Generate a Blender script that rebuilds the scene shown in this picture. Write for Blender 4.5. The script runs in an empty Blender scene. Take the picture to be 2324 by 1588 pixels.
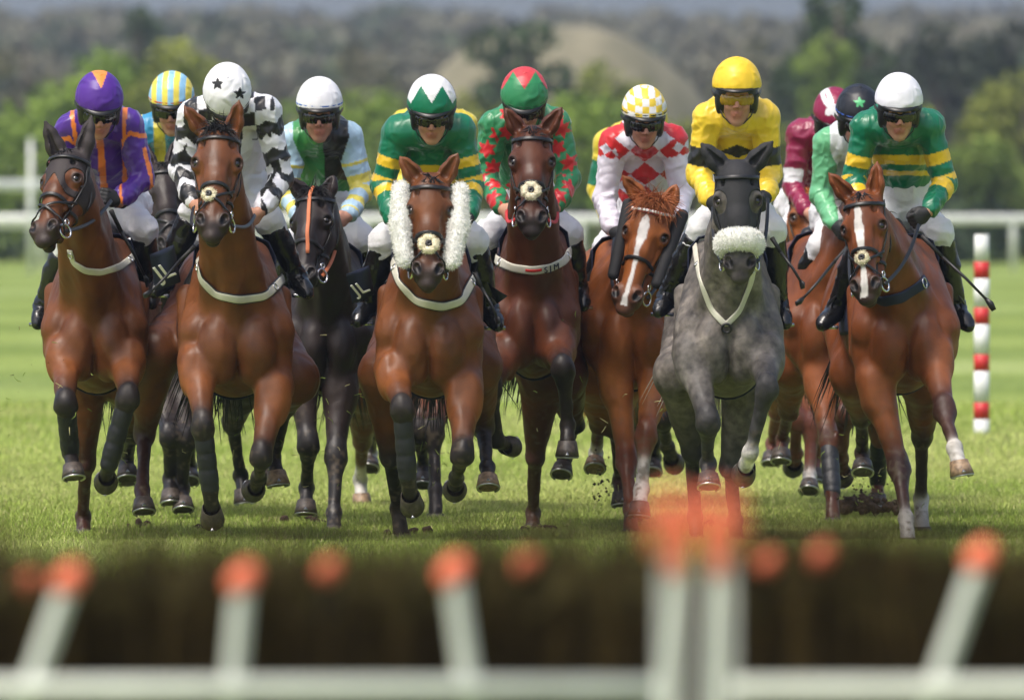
import bpy, math, random
import numpy as np
from mathutils import Vector, Matrix
# ------------------------------------------------------------------ camera, world, sun
SC = bpy.context.scene
COL = SC.collection
FPX = 25992.0            # focal length in units of a 2324 wide frame
CAMH = 1.67
PITCH = math.atan(346 / FPX)
cam = bpy.data.cameras.new('camera')
cam.sensor_width = 36
cam.lens = 36 * FPX / 2324
cam.clip_start = 1
cam.clip_end = 9000
cam.dof.use_dof = True
cam.dof.focus_distance = 56.0
cam.dof.aperture_fstop = 4.8
cam.dof.aperture_blades = 0
camo = bpy.data.objects.new('camera', cam)
COL.objects.link(camo)
camo.location = (0, 0, CAMH)
camo.rotation_euler = (math.pi / 2 - PITCH, 0, 0)
SC.camera = camo
w = bpy.data.worlds.new('World')
SC.world = w
w.use_nodes = True
nt = w.node_tree
sky = nt.nodes.new('ShaderNodeTexSky')
sky.sky_type = 'NISHITA'
sky.sun_disc = False
SUN_EL, SUN_AZ = 62.0, 222.0      # high, slightly behind the camera, from its left
sky.sun_elevation = math.radians(SUN_EL)
sky.sun_rotation = math.radians(SUN_AZ)
sky.air_density = 1.0
sky.dust_density = 5.0
sky.ozone_density = 0.6
bg = nt.nodes['Background']
bg.inputs[1].default_value = 0.15
nt.links.new(sky.outputs[0], bg.inputs[0])
sl = bpy.data.lights.new('sun', 'SUN')
sl.energy = 1.75
sl.angle = math.radians(20)
sl.color = (1, .965, .91)
so = bpy.data.objects.new('sun', sl)
COL.objects.link(so)
_e, _a = math.radians(SUN_EL), math.radians(SUN_AZ)
_sd = Vector((math.sin(_a) * math.cos(_e), math.cos(_a) * math.cos(_e), math.sin(_e)))
so.rotation_euler = (-_sd).to_track_quat('-Z', 'Y').to_euler()
so.location = (0, 40, 30)
vs = SC.view_settings
vs.view_transform = 'Standard'
vs.look = 'None'
vs.gamma = 1
vs.exposure = 0.42
SC.cycles.max_bounces = 6
SC.cycles.diffuse_bounces = 3
SC.cycles.glossy_bounces = 3
SC.cycles.transparent_max_bounces = 8

rng = np.random.RandomState(7)
random.seed(7)
A = lambda *v: np.array(v, float)

def P(x, y, D):
    """world point seen at (x, y) of the 2324 wide frame, at distance D along the ground"""
    c, s = math.cos(PITCH), math.sin(PITCH)
    dx, dz = (x - 1162) / FPX, -(y - 794) / FPX
    d = A(dx, c + dz * s, dz * c - s)
    return A(0, 0, CAMH) + d * (D / d[1])

def nrm(v):
    v = np.asarray(v, float)
    return v / max(np.linalg.norm(v), 1e-9)

# ------------------------------------------------------------------ mesh and tags
def link(o, parent=None):
    COL.objects.link(o)
    if parent is not None:
        o.parent = parent
    return o

def tag(o, label=None, cat=None, group=None, kind=None):
    if label: o['label'] = label
    if cat: o['category'] = cat
    if group: o['group'] = group
    if kind: o['kind'] = kind
    return o

def empty(name, loc):
    o = bpy.data.objects.new(name, None)
    o.location = loc
    o.empty_display_size = .1
    return link(o)

def mk(name, V, F, mat, parent=None, col=None, smooth=True, org=None):
    """V (n,3) world coordinates, F (m,k) or list of index tuples"""
    V = np.asarray(V, float)
    if org is None:
        org = np.array(parent.location) if parent is not None else A(0, 0, 0)
        p = parent.parent if parent is not None else None
        if p is not None:
            org = np.array(p.location)
    V = V - np.asarray(org)
    me = bpy.data.meshes.new(name)
    if isinstance(F, np.ndarray):
        me.vertices.add(len(V))
        me.vertices.foreach_set('co', V.astype(np.float32).ravel())
        k = F.shape[1]
        me.loops.add(F.size)
        me.loops.foreach_set('vertex_index', F.astype(np.int32).ravel())
        me.polygons.add(len(F))
        me.polygons.foreach_set('loop_start', np.arange(0, F.size, k, dtype=np.int32))
        me.polygons.foreach_set('loop_total', np.full(len(F), k, dtype=np.int32))
        me.update(calc_edges=True)
    else:
        me.from_pydata(V.tolist(), [], [tuple(int(i) for i in f) for f in F])
    me.polygons.foreach_set('use_smooth', [smooth] * len(me.polygons))
    if col is not None:
        c = np.ones((len(V), 4), np.float32)
        c[:, :3] = col
        at = me.color_attributes.new('Col', 'FLOAT_COLOR', 'POINT')
        at.data.foreach_set('color', c.ravel())
    me.materials.append(mat)
    o = bpy.data.objects.new(name, me)
    link(o, parent)
    if parent is None:
        o.location = org
    return o

class MB:
    """collects simple shapes for one mesh"""
    def __init__(s): s.V = []; s.F = []; s.C = []; s.n = 0
    def add(s, V, F, c=(1, 1, 1)):
        V = np.asarray(V, float)
        s.V.append(V); s.F += [tuple(i + s.n for i in f) for f in F]
        s.C.append(np.tile(c, (len(V), 1))); s.n += len(V)
    def box(s, c, size, R=None, col=(1, 1, 1)):
        x, y, z = A(*size) / 2
        V = A([-x, -y, -z], [x, -y, -z], [x, y, -z], [-x, y, -z], [-x, -y, z], [x, -y, z], [x, y, z], [-x, y, z]) if False else np.array([[-x, -y, -z], [x, -y, -z], [x, y, -z], [-x, y, -z], [-x, -y, z], [x, -y, z], [x, y, z], [-x, y, z]])
        if R is not None: V = V @ np.asarray(R).T
        s.add(V + A(*c), [(0, 3, 2, 1), (4, 5, 6, 7), (0, 1, 5, 4), (1, 2, 6, 5), (2, 3, 7, 6), (3, 0, 4, 7)], col)
    def tube(s, pts, r, n=8, col=(1, 1, 1), cap=True, flat=1.0, nor=None):
        pts = np.asarray(pts, float); m = len(pts)
        r = np.broadcast_to(np.asarray(r, float), (m,))
        T = np.gradient(pts, axis=0); T /= np.maximum(np.linalg.norm(T, axis=1, keepdims=True), 1e-9)
        up = A(0, 0, 1) if abs(T[0][2]) < .9 else A(0, 1, 0)
        V = []; N = nrm(np.cross(T[0], up)); 
        for i in range(m):
            if nor is not None: N = nor[i]
            N = nrm(N - T[i] * np.dot(N, T[i])); B = np.cross(T[i], N)
            a = np.arange(n) * 2 * math.pi / n
            V.append(pts[i] + r[i] * (flat * np.cos(a)[:, None] * N + np.sin(a)[:, None] * B))
        F = []
        for i in range(m - 1):
            for j in range(n):
                k = (j + 1) % n
                F.append((i * n + j, i * n + k, (i + 1) * n + k, (i + 1) * n + j))
        if cap:
            F.append(tuple(range(n))[::-1]); F.append(tuple((m - 1) * n + j for j in range(n)))
        s.add(np.concatenate(V), F, col)
    def strap(s, pts, nor, w, t, col=(1, 1, 1)):
        """flat strap of width w, thickness t lying on a surface with normals nor"""
        pts = np.asarray(pts, float); m = len(pts)
        T = np.gradient(pts, axis=0); T /= np.maximum(np.linalg.norm(T, axis=1, keepdims=True), 1e-9)
        V = []
        for i in range(m):
            N = nrm(nor[i] - T[i] * np.dot(nor[i], T[i])); B = np.cross(T[i], N)
            for a, b in ((-.5, 0), (-.46, .8), (-.3, 1), (.3, 1), (.46, .8), (.5, 0), (.4, -.3), (-.4, -.3)):
                V.append(pts[i] + B * w * a + N * t * b)
        F = []
        for i in range(m - 1):
            for j in range(8):
                k = (j + 1) % 8
                F.append((i * 8 + j, (i + 1) * 8 + j, (i + 1) * 8 + k, i * 8 + k))
        F.append(tuple(range(8))); F.append(tuple((m - 1) * 8 + j for j in range(8))[::-1])
        s.add(V, F, col)
    def torus(s, c, ax, R, r, n=20, m=8, col=(1, 1, 1)):
        ax = nrm(ax); u = nrm(np.cross(ax, A(.3, .2, 1))); v = np.cross(ax, u)
        a = np.linspace(0, 2 * math.pi, n, endpoint=False)
        V = []; F = []
        for i in range(n):
            d = u * math.cos(a[i]) + v * math.sin(a[i])
            for j in range(m):
                b = 2 * math.pi * j / m
                V.append(A(*c) + d * (R + r * math.cos(b)) + ax * r * math.sin(b))
                F.append((i * m + j, i * m + (j + 1) % m, ((i + 1) % n) * m + (j + 1) % m, ((i + 1) % n) * m + j))
        s.add(V, F, col)
    def build(s, name, mat, parent=None, smooth=True, org=None, vc=False):
        return mk(name, np.concatenate(s.V), s.F, mat, parent, np.concatenate(s.C) if vc else None, smooth, org)

# ------------------------------------------------------------------ noise
def _h(i, j, k, seed=0):
    n = (i * 73856093) ^ (j * 19349663) ^ (k * 83492791) ^ (seed * 2654435)
    n = (n ^ (n >> 13)) * 1274126177
    n = n & 0x7fffffff
    return ((n ^ (n >> 16)) & 0xffff) / 65535.0
def vnoise(Pt, scale=1.0, seed=0):
    Q = np.asarray(Pt) * scale + 100.3
    I = np.floor(Q).astype(np.int64); f = Q - I; f = f * f * (3 - 2 * f)
    r = 0
    for a in (0, 1):
        for b in (0, 1):
            for c in (0, 1):
                w_ = (f[:, 0] if a else 1 - f[:, 0]) * (f[:, 1] if b else 1 - f[:, 1]) * (f[:, 2] if c else 1 - f[:, 2])
                r = r + w_ * _h(I[:, 0] + a, I[:, 1] + b, I[:, 2] + c, seed)
    return r * 2 - 1

# ------------------------------------------------------------------ signed distance bodies
class Sdf:
    def __init__(s): s.pr = []
    def cone(s, a, b, ra, rb, k=.03, col=None, tag=None, sq=None, op='+', cs=1.0):
        s.pr.append(dict(t='c', a=A(*a), b=A(*b), ra=ra, rb=rb, k=k, col=col, tag=tag, sq=sq, op=op, cs=cs)); return s
    def ell(s, c, r, R=None, k=.03, col=None, tag=None, op='+', cs=1.0):
        s.pr.append(dict(t='e', a=A(*c), r=A(*r), R=R, k=k, col=col, tag=tag, op=op, cs=cs)); return s
    def bbox(s, p, m):
        if p['t'] == 'c':
            r = max(p['ra'], p['rb'])
            if p['sq'] is not None: r *= max(1, p['sq'][1])
            r += m
            return np.minimum(p['a'], p['b']) - r, np.maximum(p['a'], p['b']) + r
        r = max(p['r']) + m if p['R'] is not None else p['r'] + m
        return p['a'] - r, p['a'] + r
    def d(s, p, X):
        if p['t'] == 'c':
            a, b = p['a'], p['b']; Y = X - a; ab = b - a
            if p['sq'] is not None:
                ax, ra_ = p['sq']; q = 1 / ra_ - 1
                Y = Y + (Y @ ax)[..., None] * (ax * q); ab = ab + ax * (ab @ ax) * q
            L = ab @ ab
            t = np.clip((Y @ ab) / L, 0, 1) if L > 1e-12 else np.zeros(Y.shape[:-1])
            D = np.sqrt(((Y - t[..., None] * ab) ** 2).sum(-1)) - (p['ra'] + (p['rb'] - p['ra']) * t)
            if p['sq'] is not None and p['sq'][1] < 1: D = D * (.5 + .5 * p['sq'][1])
            return D
        Y = X - p['a']
        if p['R'] is not None: Y = Y @ p['R']          # columns of R are the local axes
        r = p['r']
        k0 = np.sqrt(((Y / r) ** 2).sum(-1)); k1 = np.sqrt(((Y / (r * r)) ** 2).sum(-1)) + 1e-9
        return np.where(k0 < 1e-6, -r.min(), k0 * (k0 - 1) / k1)
    @staticmethod
    def comb(F, d, p):
        k = p['k']
        if p['op'] == '+':
            h = np.maximum(k - np.abs(F - d), 0) / k
            return np.minimum(F, d) - h * h * k * .25
        h = np.maximum(k - np.abs(-F - d), 0) / k       # subtract
        return np.maximum(F, -d) + h * h * k * .25
    def at(s, X, off=0.):
        X = np.asarray(X, float)
        F = np.full(X.shape[:-1], 1.0)
        for p in s.pr: F = s.comb(F, s.d(p, X), p)
        return F - off
    def grad(s, X):
        X = np.asarray(X, float); e = .004; G = np.zeros(X.shape)
        for i in range(3):
            v = np.zeros(3); v[i] = e
            G[..., i] = s.at(X + v) - s.at(X - v)
        return G / np.maximum(np.linalg.norm(G, axis=-1, keepdims=True), 1e-9)
    def hug(s, X, off=.005, it=6):
        X = np.array(X, float)
        for _ in range(it):
            X = X - s.grad(X) * (s.at(X) - off)[..., None] * .9
        return X, s.grad(X)
    def cast(s, O, Dv, off=.005, n=40, mx=1.2):
        """march from O along Dv to the surface"""
        O = np.array(O, float); Dv = np.array(Dv, float); Dv /= np.linalg.norm(Dv, axis=-1, keepdims=True)
        t = np.zeros(O.shape[:-1])
        for _ in range(n):
            t = np.minimum(t + (s.at(O + Dv * t[..., None]) - off) * .8, mx)
        X = O + Dv * t[..., None]
        return X, s.grad(X)
    def field(s, lo, hi, h, off=0.):
        lo = A(*lo); n = np.ceil((A(*hi) - lo) / h).astype(int) + 1
        F = np.full(tuple(n), .3, np.float32)
        ax = [lo[i] + np.arange(n[i]) * h for i in range(3)]
        for p in s.pr:
            a, b = s.bbox(p, p['k'] + off + 2 * h)
            i0 = np.clip(np.floor((a - lo) / h).astype(int), 0, n); i1 = np.clip(np.ceil((b - lo) / h).astype(int) + 1, 0, n)
            if (i1 <= i0).any(): continue
            sl_ = tuple(slice(i0[i], i1[i]) for i in range(3))
            X = np.stack(np.meshgrid(*[ax[i][sl_[i]] for i in range(3)], indexing='ij'), -1)
            F[sl_] = s.comb(F[sl_], s.d(p, X), p)
        return F - off, lo
    def colors(s, V, base, sharp=.012):
        W = np.full(len(V), 1e-6); C = np.tile(np.array(base, float), (len(V), 1)) * 1e-6
        for p in s.pr:
            if p['op'] != '+' : continue
            a, b = s.bbox(p, .08)
            m = ((V > a) & (V < b)).all(1)
            if not m.any(): continue
            d = s.d(p, V[m]); w_ = np.exp(-np.clip(d + .03, 0, .3) / sharp) * p['cs'] + 0
            c = base if p['col'] is None else p['col']
            if callable(c): c = c(V[m])
            W[m] += w_; C[m] += w_[:, None] * np.asarray(c)
        return C / W[:, None]

def nets(F, lo, h):
    """surface nets: quads round the zero level of F"""
    ins = F < 0
    c = [ins[a:ins.shape[0] - 1 + a, b:ins.shape[1] - 1 + b, e:ins.shape[2] - 1 + e] for a in (0, 1) for b in (0, 1) for e in (0, 1)]
    allv = c[0].copy(); anyv = c[0].copy()
    for q in c[1:]: allv &= q; anyv |= q
    mix = anyv & ~allv
    idx = np.full(mix.shape, -1, np.int64)
    I = np.argwhere(mix); idx[mix] = np.arange(len(I))
    S = np.zeros((len(I), 3)); N = np.zeros(len(I))
    corners = [(a, b, e) for a in (0, 1) for b in (0, 1) for e in (0, 1)]
    val = {q: F[I[:, 0] + q[0], I[:, 1] + q[1], I[:, 2] + q[2]] for q in corners}
    for q in corners:
        for ax in range(3):
            if q[ax] == 0:
                r = list(q); r[ax] = 1; r = tuple(r)
                v0, v1 = val[q], val[r]; m = (v0 < 0) != (v1 < 0)
                t = v0[m] / (v0[m] - v1[m])
                pt = np.tile(np.array(q, float), (m.sum(), 1)); pt[:, ax] = t
                S[m] += pt; N[m] += 1
    V = (I + S / N[:, None]) * h + lo
    quads = []
    for ax in range(3):
        sl0 = [slice(1, -1)] * 3; sl0[ax] = slice(0, -1)
        sl1 = [slice(1, -1)] * 3; sl1[ax] = slice(1, None)
        a_, b_ = ins[tuple(sl0)], ins[tuple(sl1)]
        E = np.argwhere(a_ != b_); flip = a_[a_ != b_]
        o = np.array([1, 1, 1]); o[ax] = 0; E = E + o
        u, v = [(1, 2), (2, 0), (0, 1)][ax]
        def cell(du, dv):
            Q = E.copy(); Q[:, u] -= du; Q[:, v] -= dv
            return idx[Q[:, 0], Q[:, 1], Q[:, 2]]
        q = np.stack([cell(1, 1), cell(0, 1), cell(0, 0), cell(1, 0)], 1)
        q[~flip] = q[~flip][:, ::-1]
        quads.append(q)
    Q = np.concatenate(quads)
    return V, Q[(Q >= 0).all(1)]

def mesh_sdf(s, h, off=0., lo=None, hi=None, cut=None):
    if lo is None:
        bs = [s.bbox(p, .03 + off) for p in s.pr if p['op'] == '+']
        lo = np.min([b[0] for b in bs], 0); hi = np.max([b[1] for b in bs], 0)
    F, o = s.field(lo, hi, h, off)
    if cut is not None:
        n = F.shape
        X = np.stack(np.meshgrid(*[o[i] + np.arange(n[i]) * h for i in range(3)], indexing='ij'), -1)
        F = np.maximum(F, cut(X).astype(np.float32))
    F[[0, -1]] = np.maximum(F[[0, -1]], .01); F[:, [0, -1]] = np.maximum(F[:, [0, -1]], .01); F[:, :, [0, -1]] = np.maximum(F[:, :, [0, -1]], .01)
    return nets(F, o, h)

def join2(V1, Q1, V2, Q2):
    return np.concatenate([V1, V2]), np.concatenate([Q1, Q2 + len(V1)])

def dropfaces(V, Q, inside):
    """drop quads whose centre satisfies inside"""
    c = V[Q].mean(1); Q = Q[~inside(c)]
    u, inv = np.unique(Q, return_inverse=True)
    return V[u], inv.reshape(Q.shape)

def vnormals(V, Q):
    N = np.zeros(V.shape)
    n = np.cross(V[Q[:, 2]] - V[Q[:, 0]], V[Q[:, 3]] - V[Q[:, 1]])
    for i in range(4): np.add.at(N, Q[:, i], n)
    return N / np.maximum(np.linalg.norm(N, axis=1, keepdims=True), 1e-12)

def fuzz(V, Q, n, L, w_, seed=0):
    """wool: thin tufts standing on a surface, added to its mesh"""
    r = np.random.RandomState(seed); N = vnormals(V, Q); k = r.randint(0, len(V), n)
    p = V[k] + r.normal(0, .0015, (n, 3)); d = N[k] + r.normal(0, .45, (n, 3)); d /= np.linalg.norm(d, axis=1, keepdims=True)
    t = np.cross(d, r.normal(size=(n, 3))); t /= np.linalg.norm(t, axis=1, keepdims=True); l = L * r.uniform(.5, 1.3, (n, 1))
    c = r.normal(0, .25, (n, 3)) * l
    T = np.stack([p - t * w_, p + d * l * .5 - t * w_ * .8 + c * .3, p + d * l + c, p + d * l * .5 + t * w_ * .8 + c * .3], 1).reshape(-1, 3)
    return np.concatenate([V, T]), np.concatenate([Q, np.arange(n * 4).reshape(-1, 4) + len(V)])

# ------------------------------------------------------------------ materials
def newmat(name):
    m = bpy.data.materials.new(name); m.use_nodes = True
    return m, m.node_tree, m.node_tree.nodes['Principled BSDF']
def bump(nt, b, scale, dist, strength=.6, detail=4, stretch=None, rough=.6):
    tc = nt.nodes.new('ShaderNodeTexCoord'); n = nt.nodes.new('ShaderNodeTexNoise'); bp = nt.nodes.new('ShaderNodeBump')
    n.inputs['Scale'].default_value = scale; n.inputs['Detail'].default_value = detail; n.inputs['Roughness'].default_value = rough
    if stretch:
        mp = nt.nodes.new('ShaderNodeMapping'); mp.inputs['Scale'].default_value = stretch
        nt.links.new(tc.outputs['Object'], mp.inputs[0]); nt.links.new(mp.outputs[0], n.inputs['Vector'])
    else:
        nt.links.new(tc.outputs['Object'], n.inputs['Vector'])
    bp.inputs['Strength'].default_value = strength; bp.inputs['Distance'].default_value = dist
    nt.links.new(n.outputs['Fac'], bp.inputs['Height']); nt.links.new(bp.outputs[0], b.inputs['Normal'])
    return n
def vcmat(name, rough=.5, spec=.4, var=.12, vscale=9, bs=60, bd=.002, sheen=0, coat=0, stretch=None, bstr=.6):
    """colour from the mesh's Col attribute, varied by noise"""
    m, nt, b = newmat(name)
    ntype = 'RIDGED_MULTIFRACTAL' if 'silk' in name else None
    at = nt.nodes.new('ShaderNodeAttribute'); at.attribute_name = 'Col'
    tc = nt.nodes.new('ShaderNodeTexCoord'); n = nt.nodes.new('ShaderNodeTexNoise')
    n.inputs['Scale'].default_value = vscale; n.inputs['Detail'].default_value = 5
    nt.links.new(tc.outputs['Object'], n.inputs['Vector'])
    mr = nt.nodes.new('ShaderNodeMapRange'); mr.inputs['To Min'].default_value = 1 - var * 1.6; mr.inputs['To Max'].default_value = 1 + var * 1.6
    mr.inputs['From Min'].default_value = .25; mr.inputs['From Max'].default_value = .75
    nt.links.new(n.outputs['Fac'], mr.inputs['Value'])
    mx = nt.nodes.new('ShaderNodeVectorMath'); mx.operation = 'SCALE'
    nt.links.new(at.outputs['Color'], mx.inputs[0]); nt.links.new(mr.outputs[0], mx.inputs['Scale'])
    nt.links.new(mx.outputs[0], b.inputs['Base Color'])
    b.inputs['Roughness'].default_value = rough; b.inputs['Specular IOR Level'].default_value = spec
    if sheen: b.inputs['Sheen Weight'].default_value = sheen; b.inputs['Sheen Roughness'].default_value = .4
    if coat: b.inputs['Coat Weight'].default_value = coat; b.inputs['Coat Roughness'].default_value = .25
    bn = bump(nt, b, bs, bd, bstr, stretch=stretch)
    if 'coat' in name:
        r = nt.nodes.new('ShaderNodeTexNoise'); r.noise_type = 'RIDGED_MULTIFRACTAL'; r.inputs['Scale'].default_value = 4.5; r.inputs['Detail'].default_value = 1.5; r.inputs['Distortion'].default_value = .6
        mp = nt.nodes.new('ShaderNodeMapping'); mp.inputs['Scale'].default_value = (1.3, 1.3, .6); nt.links.new(tc.outputs['Object'], mp.inputs[0]); nt.links.new(mp.outputs[0], r.inputs['Vector'])
        b2 = nt.nodes.new('ShaderNodeBump'); b2.inputs['Strength'].default_value = .8; b2.inputs['Distance'].default_value = .028
        old = b.inputs['Normal'].links[0].from_node; nt.links.new(r.outputs['Fac'], b2.inputs['Height']); nt.links.new(b2.outputs[0], old.inputs['Normal'])
        rr = nt.nodes.new('ShaderNodeMapRange'); rr.inputs['From Min'].default_value = .3; rr.inputs['From Max'].default_value = .7; rr.inputs['To Min'].default_value = rough - .10; rr.inputs['To Max'].default_value = rough + .16
        nt.links.new(n.outputs['Fac'], rr.inputs['Value']); nt.links.new(rr.outputs[0], b.inputs['Roughness'])
    if ntype: bn.noise_type = ntype; bn.inputs['Detail'].default_value = 2; bn.inputs['Distortion'].default_value = 1.2
    return m
def cmat(name, col, rough=.5, metal=0, spec=.5, bs=60, bd=.001, var=.15, vscale=8):
    m, nt, b = newmat(name)
    n = bump(nt, b, bs, bd)
    n2 = nt.nodes.new('ShaderNodeTexNoise'); n2.inputs['Scale'].default_value = vscale; n2.inputs['Detail'].default_value = 4
    tc = nt.nodes.new('ShaderNodeTexCoord'); nt.links.new(tc.outputs['Object'], n2.inputs['Vector'])
    cr = nt.nodes.new('ShaderNodeValToRGB')
    cr.color_ramp.elements[0].position = .3; cr.color_ramp.elements[1].position = .7
    cr.color_ramp.elements[0].color = (*[c * (1 - var) for c in col], 1); cr.color_ramp.elements[1].color = (*[min(1, c * (1 + var)) for c in col], 1)
    nt.links.new(n2.outputs['Fac'], cr.inputs[0]); nt.links.new(cr.outputs[0], b.inputs['Base Color'])
    b.inputs['Roughness'].default_value = rough; b.inputs['Metallic'].default_value = metal; b.inputs['Specular IOR Level'].default_value = spec
    return m
M = dict(
    coat=vcmat('horse_coat', rough=.43, spec=.36, var=.24, vscale=8, bs=150, bd=.0018, sheen=.0),
    grey=vcmat('grey_coat', rough=.5, spec=.3, var=.36, vscale=24, bs=38, bd=.006),
    hoof=cmat('hoof_horn', (.07, .055, .045), .5, var=.5, vscale=40),
    palehoof=cmat('pale_hoof_horn', (.3, .2, .12), .5, var=.5, vscale=40),
    iron=cmat('shoe_metal', (.6, .6, .6), .35, 1),
    eye=cmat('eye_glass', (.012, .008, .006), .06, spec=.9),
    leather=cmat('black_leather', (.012, .012, .013), .38, bs=120),
    brownleather=cmat('brown_leather', (.13, .045, .02), .45),
    boots=cmat('boot_leather', (.008, .008, .009), .2, spec=.6, bs=18, bd=.01),
    web=cmat('pale_webbing', (.62, .60, .50), .7),
    redweb=cmat('red_rein', (.55, .03, .03), .6),
    orangeweb=cmat('orange_strap', (.6, .17, .06), .6),
    hood=cmat('hood_cloth', (.014, .014, .016), .75, bs=25, bd=.004),
    hoodbrown=cmat('mesh_hood_cloth', (.028, .02, .02), .7, bs=25, bd=.004),
    fleece=cmat('sheepskin', (.93, .92, .87), .9, spec=.1, bs=70, bd=.004, var=.1, vscale=40),
    cream=cmat('cream_sheepskin', (.85, .78, .58), .9, spec=.1, bs=120, bd=.008, var=.15, vscale=60),
    skin=vcmat('skin', rough=.5, spec=.35, var=.05, vscale=30, bs=200, bd=.0004),
    silk=vcmat('silk', rough=.34, spec=.6, var=.05, vscale=12, bs=8, bd=.015, bstr=.7, sheen=.15),
    cap=vcmat('cap_silk', rough=.42, spec=.45, var=.05, vscale=12, bs=11, bd=.016, bstr=.7),
    breech=cmat('white_breeches', (.74, .74, .76), .6, bs=16, bd=.014, var=.05),
    helmet=cmat('helmet_black', (.01, .01, .01), .35),
    goggle=cmat('goggle_lens', (.004, .004, .005), .07, spec=.9),
    amber=cmat('amber_lens', (.35, .2, .01), .08, spec=.9),
    glove=cmat('black_glove', (.012, .012, .012), .6, bs=150),
    navy=cmat('navy_cloth', (.008, .014, .045), .7),
    bootwrap=cmat('leg_boot', (.016, .017, .02), .5, bs=40, bd=.006),
    white=cmat('white_paint', (.78, .79, .77), .45),
    red=cmat('red_paint', (.62, .03, .03), .45),
    hair_black=cmat('black_hair', (.012, .011, .011), .5),
    hair_red=cmat('chestnut_hair', (.36, .11, .03), .55),
    hair_grey=cmat('grey_hair', (.45, .42, .36), .6),
    metal=cmat('steel', (.65, .65, .66), .25, 1),
)
# ------------------------------------------------------------------ ground
def gz(y):
    y = np.asarray(y, float)
    s = lambda a, b: (lambda t: t * t * (3 - 2 * t))(np.clip((y - a) / (b - a), 0, 1))
    return -.05 * s(54.4, 55.6) * (1 - s(68, 84))
m, nt, b = newmat('turf')
tc = nt.nodes.new('ShaderNodeNewGeometry')
def tex(scale, vec, detail=4, rough=.6):
    mp = nt.nodes.new('ShaderNodeMapping'); mp.inputs['Scale'].default_value = vec
    n = nt.nodes.new('ShaderNodeTexNoise'); n.inputs['Scale'].default_value = scale; n.inputs['Detail'].default_value = detail; n.inputs['Roughness'].default_value = rough
    nt.links.new(tc.outputs['Position'], mp.inputs[0]); nt.links.new(mp.outputs[0], n.inputs['Vector']); return n
n1 = tex(1, (.16, .05, 1), 3); n2 = tex(1, (9, 1.6, 9), 5); n3 = tex(1, (30, 8, 30), 4)
wv = nt.nodes.new('ShaderNodeTexWave'); wv.wave_type = 'BANDS'; wv.bands_direction = 'Y'; wv.inputs['Scale'].default_value = .016; wv.inputs['Distortion'].default_value = 1.6; wv.inputs['Detail'].default_value = 1; wv.inputs['Detail Scale'].default_value = .4
mp = nt.nodes.new('ShaderNodeMapping'); mp.inputs['Rotation'].default_value = (0, 0, .3); nt.links.new(tc.outputs['Position'], mp.inputs[0]); nt.links.new(mp.outputs[0], wv.inputs['Vector'])
def ramp(src, stops):
    cr = nt.nodes.new('ShaderNodeValToRGB'); e = cr.color_ramp.elements
    for i, (p_, c_) in enumerate(stops):
        el = e[i] if i < 2 else e.new(p_)
        el.position = p_; el.color = (*c_, 1)
    nt.links.new(src, cr.inputs[0]); return cr
r1 = ramp(n1.outputs['Fac'], [(.32, (.20, .26, .05)), (.5, (.25, .325, .08)), (.68, (.32, .39, .14))])
r2 = ramp(wv.outputs['Fac'], [(.2, (.80, .84, .72)), (.8, (1.12, 1.1, 1.1))])
r3 = ramp(n2.outputs['Fac'], [(.3, (.70, .74, .65)), (.7, (1.2, 1.18, 1.2))])
r4 = ramp(n3.outputs['Fac'], [(.3, (.75, .75, .75)), (.7, (1.2, 1.2, 1.2))])
def mul(a, b_):
    v = nt.nodes.new('ShaderNodeVectorMath'); v.operation = 'MULTIPLY'; nt.links.new(a, v.inputs[0]); nt.links.new(b_, v.inputs[1]); return v.outputs[0]
q = mul(mul(mul(r1.outputs[0], r2.outputs[0]), r3.outputs[0]), r4.outputs[0])
nt.links.new(q, b.inputs['Base Color']); b.inputs['Roughness'].default_value = .9; b.inputs['Specular IOR Level'].default_value = .15
bp = nt.nodes.new('ShaderNodeBump'); bp.inputs['Distance'].default_value = .03; nt.links.new(n3.outputs['Fac'], bp.inputs['Height']); nt.links.new(bp.outputs[0], b.inputs['Normal'])
turf = m
ys = np.concatenate([np.linspace(-40, 54, 20), np.linspace(54.2, 86, 90), np.linspace(90, 520, 40)]); xs = np.concatenate([[-260, -120, -50, -20], np.linspace(-8, 8, 17), [20, 50, 120, 260]])
GX, GY = np.meshgrid(xs, ys, indexing='ij')
VV = np.stack([GX.ravel(), GY.ravel(), gz(GY.ravel())], 1); ny = len(ys)
FF = np.array([(i * ny + j, (i + 1) * ny + j, (i + 1) * ny + j + 1, i * ny + j + 1) for i in range(len(xs) - 1) for j in range(ny - 1)])
tag(mk('ground', VV, FF, turf), kind='structure')
# blades where the turf is near enough to show them
NB = 680000
yy = 50.5 + np.where(rng.rand(NB) < .8, (rng.rand(NB) ** 1.1) * 22, 18 + 24 * rng.rand(NB) ** 1.6)
xx = (rng.rand(NB) * 2 - 1) * (yy * .0455 + .5)
Bp = np.stack([xx, yy, gz(yy)], 1)
cl = vnoise(Bp * A(1, .6, 1), 3.2, 61) * .5 + vnoise(Bp, 9, 62) * .5
hgt = (.030 + .022 * rng.rand(NB) + .020 * np.clip(cl, -.6, 1)) 
an = rng.rand(NB) * 6.283; wd_ = .0032 + .0026 * rng.rand(NB)
sx_, sy_ = np.cos(an) * wd_, np.sin(an) * wd_
le = rng.normal(0, .5, (NB, 2)) * hgt[:, None]
BV = np.empty((NB, 3, 3)); BV[:, 0] = Bp + np.stack([sx_, sy_, -.004 + 0 * sx_], 1); BV[:, 1] = Bp - np.stack([sx_, sy_, .004 + 0 * sx_], 1); BV[:, 2] = Bp + np.stack([le[:, 0], le[:, 1], hgt], 1)
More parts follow.
